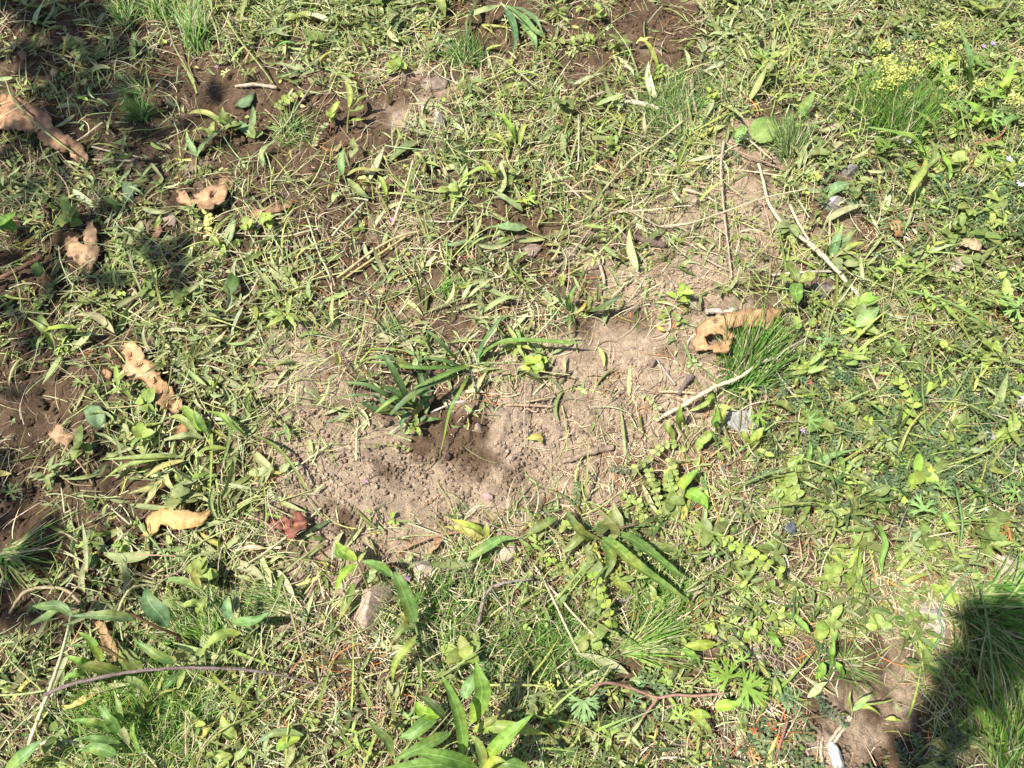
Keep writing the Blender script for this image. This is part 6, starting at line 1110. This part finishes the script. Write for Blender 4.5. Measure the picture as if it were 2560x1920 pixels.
for i, (x, y, r, h, s) in enumerate([(320, 250, 62, 60, 'puffy yellow flower head farthest left in its bunch'), (345, 320, 52, 60, 'puffy yellow flower head in the middle of its bunch'), (505, 305, 46, 62, 'brightest yellow flower head right of its bunch'),
        (430, 350, 60, 56, 'yellow flower head low in its bunch'), (310, 430, 62, 46, 'lowest wide yellow flower head'), (480, 150, 52, 52, 'yellow flower head behind its bunch'), (740, 20, 50, 56, 'far yellow flower head near the tall blade'),
        (1215, 520, 70, 50, 'yellow flower head at the side edge'), (955, 420, 34, 44, 'small yellow head between the lobed leaves'), (650, 230, 40, 54, 'small yellow head left of the lobed leaf'), (300, 145, 32, 44, 'small pale head left above its bunch'), (768, 445, 28, 44, 'tiny yellow head under the tall blade'), (360, 385, 46, 54, 'yellow head with brown centre in its bunch'), (470, 485, 22, 40, 'tiny orange yellow head at the bright tuft')]):
    puff('N', x, y, r, h, s, 900 + i, int(26 + r * 1.3))
puff('H', 1295, 1165, 40, 36, 'closed yellow green bud on its horizontal stalk', 930, 40)
# many small sprigs growing up through the cover
def sprigs(n, seed):
    rg = np.random.default_rng(seed); x, y = scatter(n * 2, GRN, seed, .4, 5, 1.4, (-1.15, 1.15), (0, 1.4)); px, py = TOPX(x, y); k = (px > 15) & (px < 2545) & (py > 10) & (py < 1910)
    x, y, px, py = [a[k][:n] for a in (x, y, px, py)]
    for i in range(len(x)):
        q = rg.integers(6, 13); kind = rg.integers(3); col = ('green', 'bright', 'cutg', 'lime')[rg.choice(4, p=[.4, .35, .15, .1])]
        L = rg.uniform(.013, .026) * (1.25 if kind == 0 else 1); c = jit(K[col], q, rg, .12, .05)
        V, F, C = ribs(x[i] + rg.normal(0, .003, q), y[i] + rg.normal(0, .003, q), rg.uniform(.008, .03, q), U(rg, 0, 6.28, q), rg.normal(.45, .3, q), L * rg.uniform(.7, 1.15, q), L * (.24, .5, .62)[kind], rg.normal(-.7, .3, q), rg.normal(0, .2, q), .3, rg.normal(0, .25, q), c, None, 8, ('lance', 'ovate', 'ovate')[kind])
        ad = ('narrow leaved', 'oval leaved', 'round leaved')[kind]; cn = dict(green='green', bright='bright green', cutg='grey green', lime='yellow green')[col]
        lab = f"small {cn} {ad} sprig {near(px[i], py[i])}"
        solo('weed_sprig', V, F, C, M_LEAF, lab, 'weed sprig', f"{cn} {ad} sprigs {near(px[i], py[i])}")
sprigs(210, 950)

# ------------------------------------------------------------------ ground cover nobody could count
def thatch(n, seed, g, cols, probs, L=(.018, .065), W=(.0007, .0017), h=.014, xr=XR, yr=YR, th=.8):
    rg = np.random.default_rng(seed); x, y = scatter(n, g, seed, .75, 10, 1.5, xr, yr, th); d = smp(g, x, y)
    ci = rg.choice(len(cols), n, p=probs); c = jit(np.array([K[q] for q in cols])[ci], n, rg, .25, .06)
    az = U(rg, 0, 6.28, n) * .6 + 2.4 * vn(x, y, 6, seed + 9)
    return ribs(x, y, rg.random(n) ** 1.6 * h * (.25 + d), az, rg.normal(.12, .22, n), U(rg, *L, n), U(rg, *W, n), rg.normal(-.35, .6, n), rg.normal(0, 1.3, n),
                .3, rg.normal(0, .6, n), c, c * .9, 7, 'blade')
stuff('dry_thatch', [thatch(50000, 101, THA, ['straw', 'tan', 'brown', 'orange', 'grey'], [.30, .30, .22, .08, .10]),
                     thatch(22000, 102, np.clip(THA * .3 + .35, 0, 1), ['root', 'straw', 'brown'], [.6, .2, .2], (.008, .045), (.0003, .0009), .003, th=.25)],
      M_STRAW, 'mat of dry tan straw, dead blades and roots lying on the soil', 'thatch')
def cuts(n, seed, L=(.016, .052), W=(.0028, .0085), h=.018, g=CUT, pw=1.3):
    rg = np.random.default_rng(seed); x, y = scatter(n, g, seed, .7, 8, pw); d = smp(CUT, x, y)
    ci = rg.choice(5, n, p=[.36, .34, .07, .19, .04]); c = jit(np.array([K[q] for q in ('cut', 'cutg', 'pale', 'green', 'yel')])[ci], n, rg, .2, .06)
    LL = U(rg, *L, n); WW = np.minimum(U(rg, *W, n), LL * .24)
    return ribs(x, y, rg.random(n) ** 1.3 * h * (.25 + d), U(rg, 0, 6.28, n), rg.normal(.08, .28, n), LL, WW, rg.normal(-.3, .6, n), rg.normal(0, .7, n),
                rg.normal(.55, .45, n), rg.normal(0, .9, n), c, None, 7, 'lance')
stuff('leaf_clippings', [cuts(15000, 201), cuts(16000, 202, (.007, .024), (.0016, .005), .014)], M_CUT,
      'carpet of small pale green clippings strewn over the soil', 'clippings')
def stems(n, seed, g, cols, L, W, h):
    rg = np.random.default_rng(seed); x, y = scatter(n, g, seed, .6, 7, 1.2)
    c = jit(np.array([K[q] for q in cols])[rg.choice(len(cols), n)], n, rg)
    return ribs(x, y, U(rg, .001, h, n), U(rg, 0, 6.28, n), rg.normal(.06, .14, n), U(rg, *L, n), U(rg, *W, n), rg.normal(-.1, .2, n), rg.normal(0, .5, n), -.6, 0, c, None, 8, 'stem')
stuff('stem_clippings', [stems(15000, 211, np.clip(CUT * .8 + GRN * .25, 0, 1), ['stem', 'cut', 'pale', 'stem', 'root'], (.015, .085), (.0007, .0022), .016)], M_CUT,
      'thin pale green cut stalks tangled among the clippings', 'clippings')
def clover(n, seed, g, L=(.0045, .0115), asp=(.32, .62), cols=('green', 'bright', 'cutg', 'green'), h=(.004, .026), k=5, kind='ovate'):
    rg = np.random.default_rng(seed); x, y = scatter(n, g, seed, .65, 8, 1.5); d = smp(g, x, y)
    c = jit(np.array([K[q] for q in cols])[rg.choice(len(cols), n)], n, rg, .18, .07)
    hh = h[0] + rg.random(n) ** 1.4 * h[1] * d; ll = U(rg, *L, n); a0 = U(rg, 0, 6.28, n)
    rp = lambda a: np.repeat(a, k, 0)
    az = rp(a0) + np.tile(np.arange(k) * 6.283 / k, n) + rg.normal(0, .35, n * k); l = rp(ll) * rg.uniform(.7, 1.2, n * k)
    return ribs(rp(x) + rg.normal(0, .0015, n * k), rp(y) + rg.normal(0, .0015, n * k), rp(hh) + rg.normal(0, .002, n * k), az, rg.normal(.25, .35, n * k), l, l * rg.uniform(*asp, n * k),
                rg.normal(-.5, .4, n * k), rg.normal(0, .3, n * k), rg.normal(.25, .2, n * k), rg.normal(0, .35, n * k), rp(c), None, 5, kind)
stuff('low_weeds', [clover(12000, 301, GRN), clover(6000, 302, GRN, (.010, .026), (.12, .24), ('green', 'bright', 'dark', 'cutg'), (.004, .03), 5, 'lance'),
                    clover(900, 303, GRN ** 1.3, (.007, .012), (.6, .85), ('lime', 'bright', 'green'), (.008, .02), 3)], M_LEAF,
      'low mat of small leaved green weeds growing through the thatch', 'weeds')
def vetch(n, seed, g):
    rg = np.random.default_rng(seed); x, y = scatter(n, g, seed, .9, 5, 2.0); m = 7
    az = U(rg, 0, 6.28, n); L = U(rg, .025, .045, n); h = U(rg, .006, .022, n); c = jit(K['blue'], n, rg, .25)
    rx = ribs(x, y, h, az, rg.normal(.2, .15, n), L, .0008, -.4, 0, 0, 0, c * 1.3, None, 6, 'stem')
    t = (np.arange(m) + .8) / m; X = []; 
    for s in (-1, 1):
        px = x[:, None] + np.cos(az)[:, None] * L[:, None] * t; py = y[:, None] + np.sin(az)[:, None] * L[:, None] * t
        a = az[:, None] + s * (1.25 - .5 * t)[None] + rg.normal(0, .12, (n, m)); q = n * m
        X.append(ribs(px.ravel(), py.ravel(), (h[:, None] + .15 * L[:, None] * np.sin(t * 2.5)).ravel(), a.ravel(), rg.normal(.1, .25, q), rg.uniform(.006, .0095, q), .0032, -.3, 0,
                      rg.normal(.2, .15, q), rg.normal(0, .3, q), np.repeat(c, m, 0), None, 4, 'ovate'))
    return [rx] + X
VG = np.clip(grid("\n".join(["0 0 0 0 0 0 0 0 0 0 1 1 1 2 4 4"] * 3 + ["1 1 0 0 0 0 0 0 0 0 0 0 1 3 6 7"] * 2 + ["0 0 0 0 0 0 0 0 0 0 1 3 5 6 7 7"] * 2 + ["0 0 0 0 0 0 0 0 1 2 3 6 8 9 9 8"] * 3 + ["0 0 0 0 0 0 0 0 2 3 4 4 5 6 8 6"] * 2)), 0, 1)
stuff('vetch_mat', vetch(2200, 311, VG), M_LEAF, 'dark bluish green feathery vetch leaves spreading through the weeds', 'vetch')
def fine(n, seed, g, cols, L, W, el, cvm, h=.0, lump=.9, xr=XR, yr=YR, pw=1.6):
    rg = np.random.default_rng(seed); x, y = scatter(n, g, seed, lump, 6, pw, xr, yr)
    c = jit(np.array([K[q] for q in cols])[rg.choice(len(cols), n)], n, rg, .2, .08); az = 3.2 * vn(x, y, 5, seed + 3) + rg.normal(0, .9, n)
    return ribs(x, y, h, az, rg.normal(*el, n), U(rg, *L, n), U(rg, *W, n), rg.normal(cvm, .5, n), rg.normal(0, .5, n), .3, rg.normal(0, .4, n), c, c * .9 + np.array([.06, .05, .01]), 7, 'blade')
stuff('fine_grass', [fine(40000, 401, np.clip(FIN + .08, 0, 1), ['green', 'bright', 'cutg', 'cut', 'dark', 'straw', 'straw', 'pale'], (.02, .075), (.0006, .0020), (.75, .35), -1.1),
                     fine(6000, 402, GRN, ['green', 'bright', 'cutg'], (.03, .12), (.0018, .0048), (.6, .3), -1.0)], M_LEAF,
      'thin green grass blades growing between the weeds', 'grass')
# the meadow going on round the plot
def far_cover(n, seed, cols, L, W, el):
    rg = np.random.default_rng(seed); q = n * 2; r = 1.3 + 3.5 * rg.random(q) ** .8; a = U(rg, 0, 6.283, q); x = r * np.cos(a); y = .6 + r * np.sin(a)
    k = ~((np.abs(x) < 1.4) & (y > -.35) & (y < 1.8)); x, y = x[k][:n], y[k][:n]; n = len(x)
    c = jit(np.array([K[q] for q in cols])[rg.choice(len(cols), n)], n, rg, .2, .08)
    return ribs(x, y, rg.random(n) * .015, U(rg, 0, 6.28, n), rg.normal(*el, n), U(rg, *L, n), U(rg, *W, n), -.8, rg.normal(0, .5, n), .3, rg.normal(0, .4, n), c, None, 5, 'lance')
stuff('meadow_growth', [far_cover(16000, 411, ['green', 'bright', 'cutg', 'cut', 'dark'], (.02, .08), (.004, .011), (.5, .4)), far_cover(9000, 412, ['straw', 'tan', 'brown'], (.03, .09), (.0012, .003), (.1, .2))],
      M_LEAF, 'rough grass and weeds continuing around the dug plot', 'meadow')

singles(290, 501, CUT, 'cut_leaf', 'cut leaf', None, None, M_CUT, gcut)
singles(120, 502, np.clip(CUT + .25, 0, 1), 'cut_stalk', 'cut stalk', None, None, M_CUT, gstem, 1.2)
# ------------------------------------------------------------------ the oak and the added unseen tree that shade the plot
def tree(name, label, bx, by, spots, seed, lean, extra, nh=7, ls=1.0):
    rg = np.random.default_rng(seed); base = np.array([bx, by, float(Hs(bx, by))]); t = thing(name, base, label, 'tree'); lean = np.array(lean)
    top = base + lean + [0, 0, 2.5]
    V, F, C = tube(crom([base - [0, 0, .1], base + lean * .2 + [0, .03, .8], base + lean * .6 + [0, -.03, 1.7], top], 30), np.linspace(.15, .05, 30), (.16, .13, .11), 16, .05, 3); part('trunk', V, F, C, M_BARK, t)
    LV = []; lens = []
    for (px, py, r, dn, zz) in spots:
        g = PX(px, py, 0); k = (zz - g[2]) / SD[2]; c = g + np.array(SD) * k; m = MPP(px, py) * r
        m = max(m - .018 * ls, .012) if ls < 1 else m; n = max(3, int(dn * m * m * 3.14 / (.0011 * ls * ls))); a = rg.uniform(0, 6.28, n); q = m * np.sqrt(rg.random(n))
        x = c[0] + q * np.cos(a); y = c[1] + q * np.sin(a); z = c[2] + rg.normal(0, .05 * ls, n); LV.append((x, y, z)); lens.append((c, n))
    for q in range(26):
        c = np.array([rg.uniform(*extra[0]), rg.uniform(*extra[1]), rg.uniform(2.5, 3.5)]); n = 130; LV.append(tuple((c[:, None] + rg.normal(0, .2, (3, n)).clip(-.4, .4)))); lens.append((c, n))
    x, y, z = [np.concatenate([l[i] for l in LV]) for i in range(3)]; n = len(x); L = rg.uniform(.05, .08, n) * ls
    V, F, C = ribs(x, y, z - Hs(x, y), rg.uniform(0, 6.28, n), rg.normal(0, .35, n), L, L * .55, -.5, 0, .15, rg.normal(0, .4, n), jit((.07, .13, .03), n, rg), None, 6, 'lance', False)
    part('crown', V.reshape(-1, 3), F, C.reshape(-1, 3), M_TREE, t)
    cen = np.array([c for c, n in lens]).mean(0)
    hubs = [top + (cen - top) * rg.uniform(.25, .6) * [1, 1, .3] + rg.normal(0, .3, 3) * [1, 1, .3] for _ in range(nh)]
    for hb in hubs:
        V, F, C = tube(crom([top + [0, 0, -.3], (top + hb) / 2 + [0, 0, .12], hb], 12), np.linspace(.04, .016, 12), (.16, .13, .11), 9, .05, 3); part('limb', V, F, C, M_BARK, t)
    for c, n in lens:
        hb = min(hubs, key=lambda h: np.linalg.norm(h - c)); V, F, C = tube(crom([hb, (hb + c) / 2 + [0, 0, .1], c + [0, 0, .02]], 10), np.linspace(.008, .0025, 10), (.16, .13, .11), 6, .05, 3); part('twig', V, F, C, M_BARK, t)
SPOTS = [(a, b, c, d * .5, e) for a, b, c, d, e in [(20, 20, 150, .8, 2.2), (160, 60, 150, .8, 2.3), (300, 30, 110, .5, 2.2), (60, 200, 130, .8, 2.2), (230, 200, 130, .7, 2.3), (330, 160, 90, .5, 2.1), (340, 300, 100, .45, 2.3), (160, 330, 90, .2, 2.2), (280, 400, 90, .5, 2.3),
         (30, 330, 90, .15, 2.1), (430, 300, 90, .4, 2.2), (520, 330, 80, .3, 2.3), (20, 480, 90, .5, 2.2), (130, 450, 90, .6, 2.3), (260, 520, 90, .5, 2.2), (380, 610, 100, .45, 2.2), (470, 700, 90, .3, 2.3), (330, 700, 90, .35, 2.2),
         (30, 640, 90, .7, 2.2), (40, 780, 90, .6, 2.3), (-60, 800, 100, 1, 2.2), (30, 1010, 70, .4, 2.2), (20, 1180, 90, .6, 2.1), (-60, 1300, 120, 1, 2.2), (30, 1320, 90, .4, 2.2), (60, 1480, 70, .3, 2.2), (-40, 1600, 90, .6, 2.2), (230, 1560, 50, .3, 2.0)]]
SPOTS2 = [(x, y, r * 1.05, 3.6, 1.7) for x, y, r in [(2555, 1540, 40), (2500, 1530, 42), (2450, 1535, 36), (2440, 1590, 45), (2500, 1600, 48), (2560, 1610, 48), (2405, 1640, 40), (2455, 1660, 48), (2380, 1700, 42), (2430, 1720, 46), (2480, 1720, 34), (2360, 1760, 42), (2400, 1780, 42), (2335, 1815, 42), (2385, 1835, 42), (2310, 1870, 42), (2360, 1890, 42), (2290, 1930, 45), (2350, 1950, 42), (2610, 1560, 60), (2610, 1600, 50)]]
tree('oak_tree', 'thick trunked oak standing beyond the shaded side of the plot', -3.4, .9, SPOTS, 5, (.5, -.2, .4), ((-5.4, -3.7), (-.8, 2.7)))
tree('added_shade_tree', 'slim unseen tree added behind the viewpoint to cast the lower right shadow', -.1, -2.3, SPOTS2, 6, (.05, .35, 0), ((-1.0, .5), (-3.4, -1.9)), 3, .42)  # tree added out of view, its leaves set to cast the lower-right shadow
